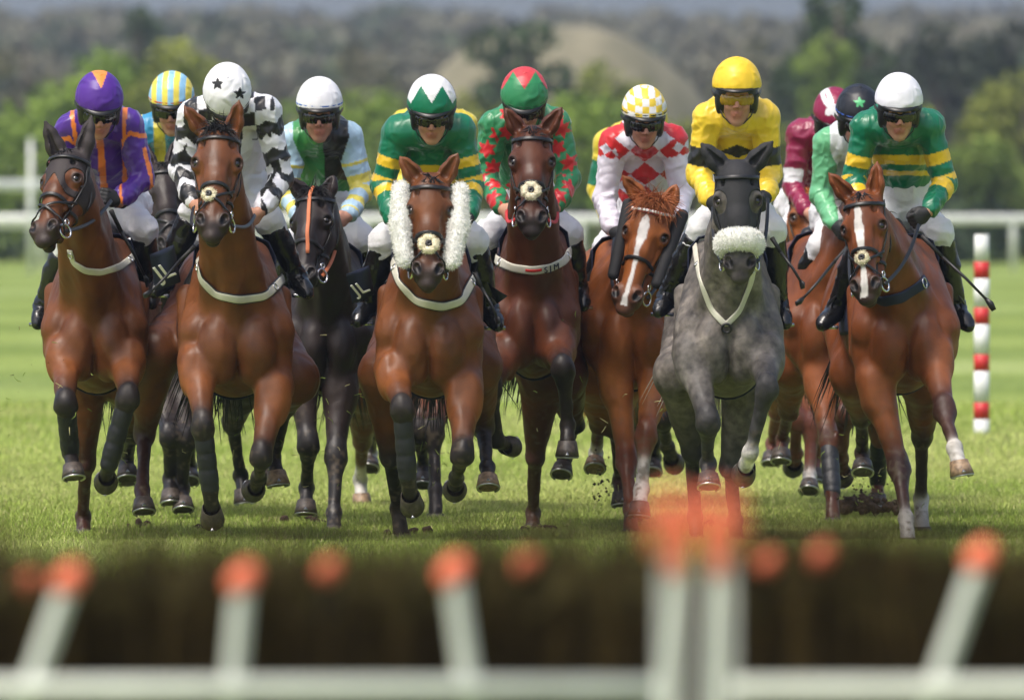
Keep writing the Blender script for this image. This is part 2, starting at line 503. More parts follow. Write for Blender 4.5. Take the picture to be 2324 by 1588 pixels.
pt = (vnoise(Bp * A(.5, .25, 1), 1.3, 63) * .5 + .5 + rng.normal(0, .16, NB))[:, None].clip(0, 1)
bc = A(.33, .46, .07) * (1 - pt) + A(.62, .67, .22) * pt
bc = np.where(rng.rand(NB, 1) < .10, A(.62, .56, .28), bc) * rng.uniform(.40, 1.30, (NB, 1))
gmat = vcmat('grass_blade', rough=.6, spec=.25, var=.05, vscale=2, bs=1, bd=0)
tag(mk('grass', BV.reshape(-1, 3), np.arange(NB * 3).reshape(-1, 3), gmat, None, np.repeat(bc, 3, 0), org=A(0, 60, 0)), kind='stuff')

# ------------------------------------------------------------------ hills
def hillmat(name, c1, c2, s_):
    m, nt, b = newmat(name); g = nt.nodes.new('ShaderNodeNewGeometry'); n = nt.nodes.new('ShaderNodeTexNoise'); n.inputs['Scale'].default_value = s_; n.inputs['Detail'].default_value = 6
    cr = nt.nodes.new('ShaderNodeValToRGB'); cr.color_ramp.elements[0].position = .38; cr.color_ramp.elements[1].position = .62
    cr.color_ramp.elements[0].color = (*c1, 1); cr.color_ramp.elements[1].color = (*c2, 1)
    nt.links.new(g.outputs['Position'], n.inputs['Vector']); nt.links.new(n.outputs['Fac'], cr.inputs[0]); nt.links.new(cr.outputs[0], b.inputs['Base Color']); b.inputs['Roughness'].default_value = .95
    return m
def ridge(name, y0, y1, hfun, mat, n=70, wid=.09, rows=16):
    V = []
    for j in range(rows):
        t = j / (rows - 1); y = y0 + (y1 - y0) * t
        for i in range(n):
            u = (i / (n - 1) * 2 - 1); x = u * y * wid
            V.append((x, y, hfun(u, t) - .5))
    F = [(j * n + i, j * n + i + 1, (j + 1) * n + i + 1, (j + 1) * n + i) for j in range(rows - 1) for i in range(n - 1)]
    return tag(mk(name, V, F, mat), kind='structure')
ridge('hills', 505, 1300, lambda u, t: 19.2 * (t ** .8) + 1.6 * math.sin(u * 9 + 1) * t + 1.2 * math.sin(u * 23) * t, hillmat('hill_ground', (.13, .125, .085), (.17, .16, .115), .02), wid=.12)
ridge('mountain', 2500, 4200, lambda u, t: 10 + 105 * math.sin(t * math.pi / 2) * (1 + .12 * math.sin(u * 7 + 2) + .05 * math.sin(u * 17)), hillmat('mountain_heath', (.05, .065, .06), (.08, .09, .08), .004), wid=.14)

# ------------------------------------------------------------------ trees
leafm = vcmat('leaves', rough=.6, spec=.2, var=.1, vscale=1, bs=3, bd=0)
barkm = cmat('bark', (.07, .055, .04), .9)
def leafcloud(blobs, n, size, cols, seed, bare=False):
    rs = np.random.RandomState(seed); V = []; C = []
    w_ = np.array([b[3] ** 2 for b in blobs]); w_ = w_ / w_.sum(); k = rs.choice(len(blobs), n, p=w_)
    bl = np.array(blobs)[k]
    d = rs.normal(size=(n, 3)); d /= np.linalg.norm(d, axis=1, keepdims=True)
    r = rs.uniform(.55, 1.08, n)[:, None] ** .7
    c = bl[:, :3] + d * r * bl[:, 3:4] * A(1, 1, .85)
    a = rs.normal(size=(n, 3)); a /= np.linalg.norm(a, axis=1, keepdims=True); b_ = np.cross(a, rs.normal(size=(n, 3))); b_ /= np.linalg.norm(b_, axis=1, keepdims=True)
    s_ = size * rs.uniform(.5, 1.3, (n, 1)); l_ = s_ * (2.6 if bare else 1.3)
    V = np.stack([c - a * s_ * .5, c + b_ * l_ * .5, c + a * s_ * .5, c - b_ * l_ * .5], 1).reshape(-1, 3)
    t = (vnoise(c, .9, seed) * .5 + .5 + rs.normal(0, .12, n)).clip(0, 1)[:, None]
    C = np.array(cols[0]) * (1 - t) + np.array(cols[1]) * t
    C = C * rs.uniform(.7, 1.25, (n, 1))
    return V, np.repeat(C, 4, 0)
TREEC = dict(bright=((.12, .20, .03), (.26, .36, .055)), mid=((.10, .16, .025), (.20, .27, .045)), dark=((.03, .055, .022), (.065, .10, .04)), olive=((.15, .18, .03), (.27, .30, .06)), brown=((.12, .125, .075), (.19, .175, .12)), black=((.025, .035, .022), (.05, .06, .035)), tan=((.22, .19, .12), (.33, .29, .19)))
def tree(x, D, wpx, top, kind, label, shape='round', n=2600, base=0, name=None, seed=None, cat='tree', group='trees and bushes beyond the rail', lift=.0):
    s = FPX / D; X = P(x, 448, D)[0]; H = CAMH + (448 - top) / s - base; W_ = wpx / s
    seed = seed or int(x * 7 + D) % 9973; rs = np.random.RandomState(seed)
    root = empty(name or 'tree', (X, D, base)); tag(root, label, cat, group)
    bl = []
    for i in range(26):
        if shape == 'cone': t = rs.uniform(.06, .98); rr_ = W_ * .5 * (1.05 - t); q = rs.normal(0, .4, 2) * rr_; bl.append((X + q[0], D + q[1], base + t * H, max(.14 * W_ * (1.15 - t), .1)))
        else:
            t = rs.uniform(.12 if lift == 0 else lift, .9); rr_ = W_ * .5 * math.sin(min(1, t * 1.2 + .25) * math.pi * .62) ; q = rs.uniform(-.75, .75, 2) * rr_
            bl.append((X + q[0], D + q[1], base + t * H * (1 - .18 * abs(q[0]) / (W_ * .5)), min(.22 * W_, H * .22) * rs.uniform(.7, 1.1)))
    V, C = leafcloud(bl, n, max(.10, .05 * math.sqrt(W_ * H)), TREEC[kind], seed)
    mk('crown', V, np.arange(len(V)).reshape(-1, 4), leafm, root, C, smooth=False)
    mb = MB(); r0 = .03 * H + .05
    mb.tube([(X, D, base - .1), (X + .02 * H, D, base + .3 * H), (X, D, base + .62 * H), (X, D, base + .9 * H)], [r0, r0 * .8, r0 * .5, r0 * .15], 7)
    for i in range(7):
        a = rs.uniform(0, 6.28); z0 = base + H * rs.uniform(.25, .6); q = A(math.cos(a) * W_ * .33, math.sin(a) * W_ * .33, H * .22)
        mb.tube([A(X, D, z0), A(X, D, z0) + q * .5 + A(0, 0, .02 * H), A(X, D, z0) + q], [r0 * .4, r0 * .25, r0 * .08], 5)
    mb.build('trunk', barkm, root)
    return root
T_ = [
 (40, 300, 300, 232, 'bright', 'bright green rounded bush at the left edge behind the rail'),
 (235, 330, 330, 105, 'bright', 'tall bright green tree behind the rider in purple'),
 (170, 296, 330, 275, 'mid', 'mid green bush low behind the hooded horse'),
 (420, 330, 300, 75, 'olive', 'olive tree rising behind the striped yellow and blue cap'),
 (330, 298, 320, 290, 'mid', 'green bush between the purple jacket and the striped cap'),
 (620, 300, 330, 255, 'olive', 'olive bush behind the star spotted white cap'),
 (785, 310, 290, 150, 'bright', 'vivid green tree top just right of the plain white cap'),
 (900, 298, 320, 270, 'mid', 'green bush between the plain white cap and the green and white cap'),
 (1080, 304, 330, 190, 'olive', 'yellowish green bush left of the red and green cap'),
 (1330, 300, 320, 205, 'bright', 'yellow green bush right of the red and green cap'),
 (1560, 300, 340, 225, 'olive', 'olive bush behind the chequered yellow cap'),
 (1800, 300, 330, 235, 'olive', 'olive bush behind the maroon jacket'),
 (2130, 302, 260, 200, 'bright', 'yellow green bush right of the rider in the white cap'),
 (2240, 296, 300, 330, 'mid', 'green bush above the striped marker post'),
 (2330, 306, 300, 140, 'olive', 'tall olive tree at the right edge'),
 (2040, 294, 300, 360, 'dark', 'dark green bush low behind the far right rider'),
]
for a in T_: tree(*a)
tree(312, 480, 170, -40, 'dark', 'dark evergreen high on the slope at the top left', n=2200)
tree(630, 460, 110, 118, 'black', 'small dark conifer on the slope beyond the white capped riders', shape='cone', n=1500)
tree(1195, 430, 250, -10, 'dark', 'dark pointed evergreen before the pale hillside', n=3200)
tree(1905, 380, 300, -60, 'dark', 'large dark evergreen behind the maroon rider', n=3800)
tree(1885, 372, 150, 10, 'mid', 'lighter green tree top in front of the large dark evergreen', n=1200, lift=.55)
tree(2120, 420, 280, 30, 'black', 'blackish tree on the slope above the yellow green bush', n=2600)
tree(2290, 430, 240, 10, 'black', 'blackish tree at the top right corner', n=2600)
tree(60, 430, 200, 40, 'brown', 'bare brown tree on the slope at the top left corner', n=1700)
tree(820, 450, 200, 60, 'brown', 'bare brown tree on the slope above the vivid green tree top', n=1700)
tree(1720, 440, 220, 40, 'brown', 'bare grey brown tree on the slope above the yellow cap', n=1700)
tree(1390, 400, 200, 105, 'olive', 'olive scrub tree before the pale hillside', n=1500)
# low thicket at the foot of the bushes
bl = []
for i in range(260):
    x = rng.uniform(-60, 60); bl.append((x, rng.uniform(287, 293), rng.uniform(.1, 1.0), rng.uniform(.5, .9)))
V, C = leafcloud(bl, 16000, .30, TREEC['black'], 5)
tag(mk('undergrowth', V, np.arange(len(V)).reshape(-1, 4), leafm, None, C * A(1.0, 1.3, .8), smooth=False, org=A(0, 290, 0)), kind='stuff')
bl = []
for i in range(900):
    t = rng.rand() ; y = 520 + 760 * t; x = rng.uniform(-1, 1) * y * .065
    bl.append((x, y, 19.2 * (((y - 505) / 795) ** .8) + rng.uniform(0, 2.4), rng.uniform(1.6, 3.4)))
V, C = leafcloud(bl, 130000, .6, TREEC['brown'], 8, True)
C = np.where(vnoise(V, .02, 77)[:, None] > .32, C * A(.5, .68, .5), C)
tag(mk('woodland', V, np.arange(len(V)).reshape(-1, 4), leafm, None, C, smooth=False, org=A(0, 900, 0)), kind='stuff')
# the pale mound
n = 40; V = []
cx_, cz_ = P(1290, 448, 520)[0], 0
for i in range(n):
    for j in range(n):
        u, v = i / (n - 1) * 2 - 1, j / (n - 1) * 2 - 1; r = math.hypot(u, v)
        V.append((cx_ - .5 + u * 8.2 + (0 if u < 0 else u * u * .6), 520 + v * 9, 9.7 * max(0, 1 - min(r, 1) ** 2.6) ** .6 * (1 + .012 * math.sin(u * 9 + v * 4)) - .3))
tag(mk('mound', V, [(i * n + j, (i + 1) * n + j, (i + 1) * n + j + 1, i * n + j + 1) for i in range(n - 1) for j in range(n - 1)], hillmat('dry_bank', (.15, .14, .085), (.25, .225, .145), .35)), kind='structure')

# ------------------------------------------------------------------ rails, post
def fence(x0, x1, D, rails, post, first, label, ph=None):
    root = empty('running_rail', (P((x0 + x1) / 2, 500, D)[0], D, 0)); tag(root, label, 'rail')
    a, b_ = P(x0, 448, D)[0], P(x1, 448, D)[0]
    for z, r in rails:
        mb = MB(); mb.tube([(a, D, z), (b_, D, z)], [r, r], 12, flat=.6); mb.build('rail', M['white'], root)
    x = first
    while x < x1:
        X = P(x, 448, D)[0]; zt = max(z for z, r in rails)
        mb = MB(); mb.tube([(X, D + .06, 0), (X, D + .06, zt * .7), (X, D + .02, zt)], [post, post, post * .8], 10); mb.build('post', M['white'], root); x += ph or 245
    return root
fence(-2500, 4800, 260, [(1.17, .11)], .075, 2300 - 245 * 19, 'long white running rail crossing the whole course behind the horses')
fence(-1500, 190, 262.5, [(1.95, .12), (1.05, .09)], .08, 70 - 1300, 'taller white double rail at the far left beyond the hooded horse', 650)
X = P(70, 448, 250)[0]; mb = MB(); mb.tube([(X, 250, 0), (X, 250, 2.9)], [.055, .05], 12)
r_ = empty('marker_post', (X, 250, 0)); tag(r_, 'tall thin white post standing before the double rail at the far left', 'post'); mb.build('pole', M['white'], r_); mb = MB(); mb.tube([(X, 250, 2.9), (X, 250, 2.96)], [.06, .03], 12); mb.build('cap', M['white'], r_)
X = P(2228, 448, 81)[0]; s_ = FPX / 81
root = empty('marker_post', (X, 81, 0)); tag(root, 'red and white striped marker post on the grass at the right', 'post')
ed = [985, 951, 913, 842, 804, 736, 698, 632, 594, 532]
for i in range(len(ed) - 1):
    z0, z1 = CAMH + (448 - ed[i]) / s_, CAMH + (448 - ed[i + 1]) / s_
    if i == 0: z0 = -.06
    mb = MB(); mb.tube([(X, 81, z0), (X, 81, z1)], [.055, .055] if i < 8 else [.055, .050], 20); mb.build('band', M['red' if i % 2 else 'white'], root)

# ------------------------------------------------------------------ the hurdle
orange = cmat('orange_padding', (.85, .19, .09), .6, bs=40, bd=.004)
hwhite = cmat('hurdle_paint', (.62, .66, .58), .5, var=.1)
twigm = vcmat('birch_twigs', rough=.8, spec=.2, var=.2, vscale=20, bs=5, bd=0)
def hurdle(xa, xb, D, legs, backs, label, seed, railend=None):
    root = empty('hurdle', ((xa + xb) / 2, D, 0)); tag(root, label, 'hurdle', 'brush hurdles in the foreground')
    rs = np.random.RandomState(seed)
    # twigs
    n = 15000
    x = rs.uniform(xa, xb, n); dy = rs.uniform(0, .26, n)
    ht = .990 + .05 * vnoise(np.stack([x, dy, 0 * x], 1), 7, seed) + rs.rand(n) ** 5 * .14 + .02 * rs.normal(size=n)
    lean = rs.normal(0, .06, n); z0 = rs.uniform(.05, .7, n)
    b0 = np.stack([x, D + .02 + dy, z0], 1); t0 = np.stack([x + lean, D + .02 + dy + rs.normal(0, .02, n), ht], 1); w_ = rs.uniform(.0018, .0045, n)[:, None]
    a = rs.uniform(0, 6.28, n); sd = np.stack([np.cos(a), np.sin(a), 0 * a], 1) * w_; sd2 = np.stack([-np.sin(a), np.cos(a), 0 * a], 1) * w_
    V = np.stack([b0 - sd, b0 + sd, t0 + sd * .3, t0 - sd * .3, b0 - sd2, b0 + sd2, t0 + sd2 * .3, t0 - sd2 * .3], 1).reshape(-1, 3)
    cc = np.where(rs.rand(n, 1) < .22, A(.075, .048, .024), A(.020, .013, .008)) * rs.uniform(.5, 1.4, (n, 1))
    tipc = cc * A(1.6, 1.7, 1.1)
    C = np.stack([cc, cc, tipc, tipc] * 2, 1).reshape(-1, 3)
    Fq = np.arange(n * 8).reshape(-1, 4)
    br = mk('brush', V, Fq, twigm, root, C, smooth=False)
    # leaning sprigs at the top
    n = 5500; x = rs.uniform(xa, xb, n); b0 = np.stack([x, D + rs.uniform(.02, .28, n), rs.uniform(.96, 1.03, n)], 1)
    d = rs.normal(0, 1, (n, 3)) * A(.04, .03, .02) + A(0, 0, 1) * (.015 + .07 * rs.rand(n)[:, None] ** 2.2 * (1 + vnoise(b0, 4, seed + 3)[:, None]))
    sd = rs.normal(size=(n, 3)); sd /= np.linalg.norm(sd, axis=1, keepdims=True); sd *= .0035
    V = np.stack([b0 - sd, b0 + sd, b0 + d], 1).reshape(-1, 3)
    cc = A(.10, .085, .03) * rs.uniform(.4, 1.3, (n, 1))
    sp = mk('sprigs', V, np.arange(n * 3).reshape(-1, 3), twigm, root, np.repeat(cc, 3, 0), smooth=False)
    sp['kind'] = 'stuff'
    for k, (x_, y_, x2, y2) in enumerate(legs):
        p0 = P(x_, y_, D - .05); p1 = P(x2, y2, D - .05); p1 = p0 + (p1 - p0) * ((p0[2]) / (p0[2] - p1[2]))
        mb = MB(); mb.tube([p0, p1 + A(0, -.1, 0)], [.0165, .0165], 4); up = mb.build('upright', hwhite, root, smooth=False)
        f = Sdf(); f.cone(p0 + A(-.006, 0, -.004), p0 + A(.008, .02, .012), .023, .021, .02)
        V, Q = mesh_sdf(f, .008); mk('cap', V, Q, orange, up, org=np.array(root.location))
    for x_, y_ in backs:
        p0 = P(x_, y_ - 4, D + .06); f = Sdf(); f.cone(p0, p0 + A(.008, 0, .012), .019, .018, .01); V, Q = mesh_sdf(f, .008)
        mb = MB(); mb.tube([p0, p0 * A(1, 1, 0)], [.004, .004], 6); up = mb.build('rear_stake', barkm, root); mk('cap', V, Q, orange, up, org=np.array(root.location))
    for z in (.858, .30):
        mb = MB(); x0, x1 = xa + .02, xb - .02
        mb.tube([(x0, D - .085, z), (x1, D - .085, z)], [.019, .019], 10); mb.build('rail', hwhite, root)
    mb = MB(); mb.box(((xa + xb) / 2, D + .15, .48), (xb - xa - .02, .16, .94)); mb.build('packing', cmat('packed_birch', (.012, .009, .006), .95, bs=60, bd=.02), root, smooth=False)
    return root
DH = 19.0
hurdle(-1.45, .285, DH, [(155, 1318, 70, 1560), (550, 1318, 525, 1588), (1028, 1300, 1068, 1588)], [(60, 1335), (740, 1305), (1190, 1290)], 'brush hurdle with three orange capped white struts, left of the tall pair of posts', 3)
hurdle(.345, 2.1, DH, [(2225, 1268, 2112, 1588)], [(1735, 1288), (1858, 1272)], 'brush hurdle with a single orange capped white strut, right of the tall pair of posts', 4)
for x_, x2, lb in ((1532, 1508, 'left one of the two tall orange topped white posts where the hurdles meet'), (1632, 1625, 'right one of the two tall orange topped white posts where the hurdles meet')):
    p0 = P(x_, 1262, 18.5); p1 = P(x2, 1588, 18.5); p1 = p0 + (p1 - p0) * (p0[2] / (p0[2] - p1[2]))
    root = empty('hurdle_post', tuple(p1)); tag(root, lb, 'post', 'tall pair of posts at the hurdle joint')
    mb = MB(); mb.tube([p0 + A(0, 0, -.03), p1], [.0155, .0155], 4); mb.build('stake', hwhite, root, smooth=False)
    f = Sdf(); f.cone(p0 + A(0, 0, -.02), p0 + A(0, 0, .045), .020, .018, .02).cone(p0 + A(-.008, 0, .03), p0 + A(.008, 0, .03), .018, .018, .02); V, Q = mesh_sdf(f, .008); mk('cap', V, Q, orange, root)

for x_, lb in ((1525, 'left one of the two nearer blurred stakes with bright orange heads'), (1637, 'right one of the two nearer blurred stakes with bright orange heads')):
    p0 = P(x_, 1185, 13.0); root = empty('flag_stake', (p0[0], 13.0, 0)); tag(root, lb, 'stake', 'pair of orange headed stakes before the hurdle')
    mb = MB(); mb.tube([(p0[0], 13.0, 0), p0], [.006, .005], 8); mb.build('stake', hwhite, root)
    f = Sdf(); f.cone(p0 + A(0, 0, -.014), p0 + A(0, 0, .014), .024, .022, .02); V, Q = mesh_sdf(f, .006); mk('head', V, Q, orange, root)
# ------------------------------------------------------------------ horses
GZ = -.05     # level of the turf under the field of horses
def solve(pts, Ls, signs, D0):
    """pixel chain -> world chain; each segment keeps its real length, leaning away (+) or towards (-) the lens"""
    out = [P(pts[0][0], pts[0][1], D0)]; D = D0
    for (x, y), L, sg in zip(pts[1:], Ls, signs):
        q = P(x, y, D); v = q - out[-1]; d2 = v[0] ** 2 + v[2] ** 2
        dy = math.sqrt(max(L * L - d2, (.25 * L) ** 2 if sg in '+-' else 0))
        dy = {'+': dy, '-': -dy, '0': 0}[sg]
        D += dy; out.append(P(x, y, D))
    return out

def strands(mb, roots, dirs, L, r, n=5, curl=.3, grav=.0, seed=0, col=(1, 1, 1)):
    rs = np.random.RandomState(seed)
    for p0, d0 in zip(roots, dirs):
        l = L * rs.uniform(.6, 1.15); pts = [A(*p0)]; d = nrm(d0 + rs.normal(0, .12, 3)); c = rs.normal(0, curl, 3)
        for i in range(n):
            d = nrm(d + c / n + A(0, 0, -grav / n)); pts.append(pts[-1] + d * l / n)
        mb.tube(pts, [r, r * 1.1, r, r * .8, r * .5, r * .12][:n + 1], 4, col, cap=False)

COATS = {
    'bay': dict(base=(.138, .044, .0115), leg=(.02, .015, .013), muz=(.03, .018, .014), hair='hair_black', pale=(.22, .070, .018)),
    'darkbay': dict(base=(.085, .023, .007), leg=(.02, .014, .012), muz=(.022, .014, .012), hair='hair_black', pale=(.16, .048, .018)),
    'black': dict(base=(.022, .014, .012), leg=(.018, .015, .015), muz=(.02, .016, .015), hair='hair_black', pale=(.03, .018, .014)),
    'chestnut': dict(base=(.27, .080, .016), leg=(.20, .05, .015), muz=(.12, .05, .03), hair='hair_red', pale=(.36, .12, .03)),
    'redbay': dict(base=(.16, .044, .010), leg=(.085, .028, .014), muz=(.045, .025, .02), hair='hair_black', pale=(.26, .08, .025)),
    'grey': dict(base=(.112, .098, .086), leg=(.035, .033, .033), muz=(.05, .043, .040), hair='hair_black', pale=(.118, .106, .096)),
}

def hoof(root, fet, toe, palm, white=False, pale=False, pe=None):
    dh = nrm(toe - fet); palm = nrm(palm - dh * np.dot(palm, dh)); lat = np.cross(dh, palm)
    sn = nrm(dh * .86 + palm * .5)           # out of the sole
    fw = nrm(np.cross(sn, lat)); fw = fw if np.dot(fw, palm) < 0 else -fw
    mb = MB(); n = 20; rings = []
    a = np.arange(n) * 2 * math.pi / n
    # coronet -> ground edge
    cor = toe - sn * .078 - fw * .030
    for t, r, sh in ((0, .043, 0), (.06, .047, 0), (.5, .053, .012), (1., .061, .026), (1.0, .054, .026), (.93, .03, .02)):
        c = cor + sn * .078 * t + fw * sh
        rr = np.where(np.cos(a) < 0, .88, 1.08)
        rings.append(c + r * (np.cos(a)[:, None] * fw * rr[:, None] + np.sin(a)[:, None] * lat))
    V = np.concatenate(rings); F = []
    for i in range(len(rings) - 1):
        for j in range(n):
            k = (j + 1) % n; F.append((i * n + j, i * n + k, (i + 1) * n + k, (i + 1) * n + j))
    F.append(tuple((len(rings) - 1) * n + j for j in range(n)))
    mb.add(V, F)
    o = mb.build('hoof', M['palehoof' if pale else 'hoof'], root)
    # plate: an open U under the edge, with a toe clip
    m2 = MB(); c = cor + sn * .082 + fw * .026
    pts = [c + .054 * (math.cos(b) * fw * 1.08 + math.sin(b) * lat) for b in np.linspace(-2.45, 2.45, 22)]
    m2.tube(pts, .0055, 6)
    tcl = c + fw * .066 - sn * .012
    m2.add([tcl + lat * .011, tcl - lat * .011, tcl - sn * .018 - fw * .004, tcl + fw * .004 - sn * .004], [(0, 1, 2), (0, 2, 3), (1, 3, 2)])
    mk('shoe', np.concatenate(m2.V), m2.F, M['iron'], o, org=np.array(root.location))

def horse(c):
    D = c['D']; s = FPX / D; K = COATS[c['coat']]
    root = empty('horse', tuple(P(c['cx'], c['belly'], D + .8) * A(1, 1, 0) + A(0, 0, GZ)))
    tag(root, c['label'], 'horse', 'racehorses galloping towards the hurdle')
    ch = P(c['cx'], c['belly'], D + .33) + A(0, 0, .35)
    rp = P(c['rump'], c['belly'], D + 1.6) + A(0, 0, .35)
    eb = nrm((rp - ch) * A(1, 1, 0)); el = A(eb[1], -eb[0], 0); ez = A(0, 0, 1)
    Rb = np.stack([el, eb, ez], 1)
    wd = c.get('hw', 108) / s / .24
    W = lambda l, b, z: ch + el * l + eb * b + ez * z
    T = Sdf()                                        # trunk and neck
    base, pale, leg = K['base'], K['pale'], K['leg']
    T.ell(W(0, .62, .0), (.235 * wd, .62, .33), Rb, .08, base)
    T.ell(W(0, .08, -.02), (.225 * wd, .38, .325), Rb, .08, base)
    T.cone(W(0, .05, .30), W(0, .5, .27), .10, .12, .12, base)
    T.cone(W(0, .5, .22), W(0, 1.15, .25), .16, .17, .12, base)
    for sd in (-1, 1):
        T.ell(W(.13 * sd * wd, 1.2, .05), (.135, .32, .31), Rb, .08, base)
        T.cone(W(.09 * sd * wd, .16, .34), W(.165 * sd * wd, -.16, -.02), .085, .105, .05, base)
        T.ell(W(.165 * sd * wd, -.12, -.06), (.082, .13, .17), Rb, .035, base)
        T.ell(W(.088 * sd * wd, -.235, -.10), (.095 * wd, .12, .17), Rb, .011, base)
        T.ell(W(.07 * sd * wd, -.22, -.20), (.068, .10, .085), Rb, .018, base)
        T.cone(W(.215 * sd * wd, .12, .16), W(.2 * sd * wd, .02, -.14), .05, .06, .03, base)
    T.cone(W(0, -.08, -.16), W(0, .5, -.235), .10, .12, .06, base)
    T.cone(W(0, 1.35, .2), W(0, 1.55, .12), .09, .04, .05, base)
    # head frame
    po = c['poll']; mu = c['muz']; Dp = D + po[2]
    L = .60 * c.get('hs', 1.0)
    p0, p1 = solve([(po[0], po[1]), (mu[0], mu[1])], [L], '-' if c.get('hsgn', 1) > 0 else '+', Dp)
    hh = nrm(p1 - p0); t = math.radians(c.get('turn', 0))
    uu = A(math.sin(t), -math.cos(t), .0); uu = nrm(uu - hh * np.dot(uu, hh))
    ss = nrm(np.cross(uu, hh)) ; ss = ss if ss[0] > 0 else -ss
    ss = nrm(ss); hs = c.get('hs', 1.0); ws = hs * c.get('hws', 1.0)
    Rh = np.stack([ss, uu, hh], 1)
    Hd = lambda a, b, h: p0 + ss * a * ws + uu * b * hs + hh * h * hs
    # neck
    nb = W(0, -.02, .14); th = Hd(0, -.13, .10)
    md = nb * .5 + th * .5 + A(0, .02, .02)
    nl = (el, .76)
    T.cone(nb, md, .215, .150, .10, base, sq=nl)
    T.cone(md, th, .150, .098, .06, base, sq=(el, .82))
    T.cone(W(0, .1, .33), Hd(0, -.12, .04), .10, .07, .06, base)
    T.cone(W(0, -.2, -.02), Hd(0, -.17, .17), .085, .055, .05, base)      # windpipe side
    for sd in (-1, 1):
        T.cone(W(.10 * sd * wd, -.16, .05), Hd(.045 * sd, -.12, .14), .075, .05, .05, base)
    H = Sdf()
    hb = c.get('headcol', base); mz = K['muz']
    H.ell(Hd(0, -.045, .085), A(.092, .088, .115) * hs, Rh, .04, hb)
    H.cone(Hd(0, -.022, .10), Hd(0, -.008, .28), .082 * ws, .062 * ws, .03, hb); H.ell(Hd(0, -.02, .16), A(.098, .062, .085) * hs, Rh, .03, hb)
    H.cone(Hd(0, -.010, .28), Hd(0, -.012, .50), .062 * ws, .044 * ws, .03, hb)
    for sd in (-1, 1):
        H.ell(Hd(.052 * sd, -.11, .20), A(.048, .085, .115) * hs, Rh, .035, hb)
        H.ell(Hd(.086 * sd, -.020, .180), A(.034, .034, .050) * hs, Rh, .02, hb)
        H.ell(Hd(.074 * sd, .026, .265), A(.016, .030, .055) * hs, Rh, .02, op='-')
        H.ell(Hd(.066 * sd, .024, .105), A(.016, .018, .022) * hs, Rh, .018, op='-')      # orbit
        H.cone(Hd(.070 * sd, .012, .150), Hd(.104 * sd, -.004, .172), .014, .012, .010, hb)   # brow
        H.cone(Hd(.080 * sd, -.045, .235), Hd(.060 * sd, -.035, .36), .014, .009, .02, hb)  # facial crest
        H.cone(Hd(.05 * sd, -.12, .24), Hd(.032 * sd, -.085, .50), .038, .026, .03, hb)    # jaw bar
        H.ell(Hd(.049 * sd, .008, .500), A(.031, .032, .044) * hs, Rh, .022, mz)           # nostril wing
        H.ell(Hd(.050 * sd, -.02, .50), A(.022, .04, .05) * hs, Rh, .02, mz)
        # ear
        eb0 = Hd(.058 * sd, -.045, .015); er = c.get('ears'); 
        tip = P(er[(sd + 1) // 2][0], er[(sd + 1) // 2][1], Dp + .02 + c.get('eardy', 0)) if er else Hd(.085 * sd, -.02, -.16)
        ev = tip - eb0; e1 = nrm(ev)
        if np.linalg.norm(ev) > .21: tip = eb0 + e1 * .21; ev = tip - eb0
        fdir = nrm(uu - e1 * np.dot(uu, e1)); sx = np.cross(e1, fdir)
        ec = c.get('earcol', hb)
        H.cone(eb0 - e1 * .02, eb0 + ev * .38, .037, .043, .025, ec, sq=(fdir, .7), cs=2)
        H.cone(eb0 + ev * .38, eb0 + ev * .72, .043, .029, .015, ec, sq=(fdir, .7), cs=2); H.cone(eb0 + ev * .72, tip, .029, .004, .012, ec, sq=(fdir, .7), cs=2)
        H.cone(eb0 + ev * .25 + fdir * .026, eb0 + ev * .84 + fdir * .018, .025, .009, .006, op='-', sq=(fdir, .9))
    H.ell(Hd(0, -.028, .535), A(.052, .044, .055) * hs, Rh, .03, mz)
    H.ell(Hd(0, -.020, .572), A(.040, .028, .030) * hs, Rh, .02, mz)
    H.ell(Hd(0, -.074, .555), A(.034, .026, .034) * hs, Rh, .014, mz)
    for sd in (-1, 1):
        H.cone(Hd(.060 * sd, .030, .496), Hd(.047 * sd, .036, .530), .019, .013, .007, op='-')
        H.ell(Hd(.104 * sd, .004, .190), A(.017, .017, .021) * hs, Rh, .006, op='-')
    # legs
    G = Sdf(); hooves = []; wraps = []
    def grad(a, b, c0, c1, t0, t1):
        ab = b - a; L2 = ab @ ab
        def f(V):
            t = np.clip((((V - a) @ ab) / L2 - t0) / (t1 - t0), 0, 1)[:, None]
            return np.array(c0) * (1 - t) + np.array(c1) * t
        return f
    for key, front in (('FL', 1), ('FR', 1), ('HL', 0), ('HR', 0)):
        q = c.get(key)
        sd = -1 if key[1] == 'L' else 1
        if q is None:
            q = dict(gen=1)
        lcol = q.get('col', leg); sock = q.get('sock')
        if 'p' in q:
            D0 = D + q.get('dd', .12 if front else 1.05)
            Ls = [.42, .30, .175] if front else [.46, .40, .175]
            j = solve(q['p'], Ls, q['s'], D0)
            if q.get('plant'):
                j[3] = np.array([j[3][0], j[3][1], GZ - .035]); j[2] = A(j[2][0], j[2][1], max(j[2][2] - .03, GZ + .07))
        else:
            b0 = .02 if front else 1.1
            l0 = .15 * sd * wd; gz = GZ - ch[2]
            if front: j = [W(l0, b0, -.22), W(l0, b0 - .28 * (sd if c.get('lead', 1) > 0 else -sd), -.5), W(l0, b0 + .05, -.72), W(l0, b0 + .17, -.75)]
            else: j = [W(l0, b0 - .15, -.15), W(l0, b0 + .12, -.5), W(l0, b0 - .12 + .2 * sd, gz + .17), W(l0, b0 - .2 + .2 * sd, gz + .01)]
        e, k_, f_, t_ = j
        tk = q.get('thick', 1.0)
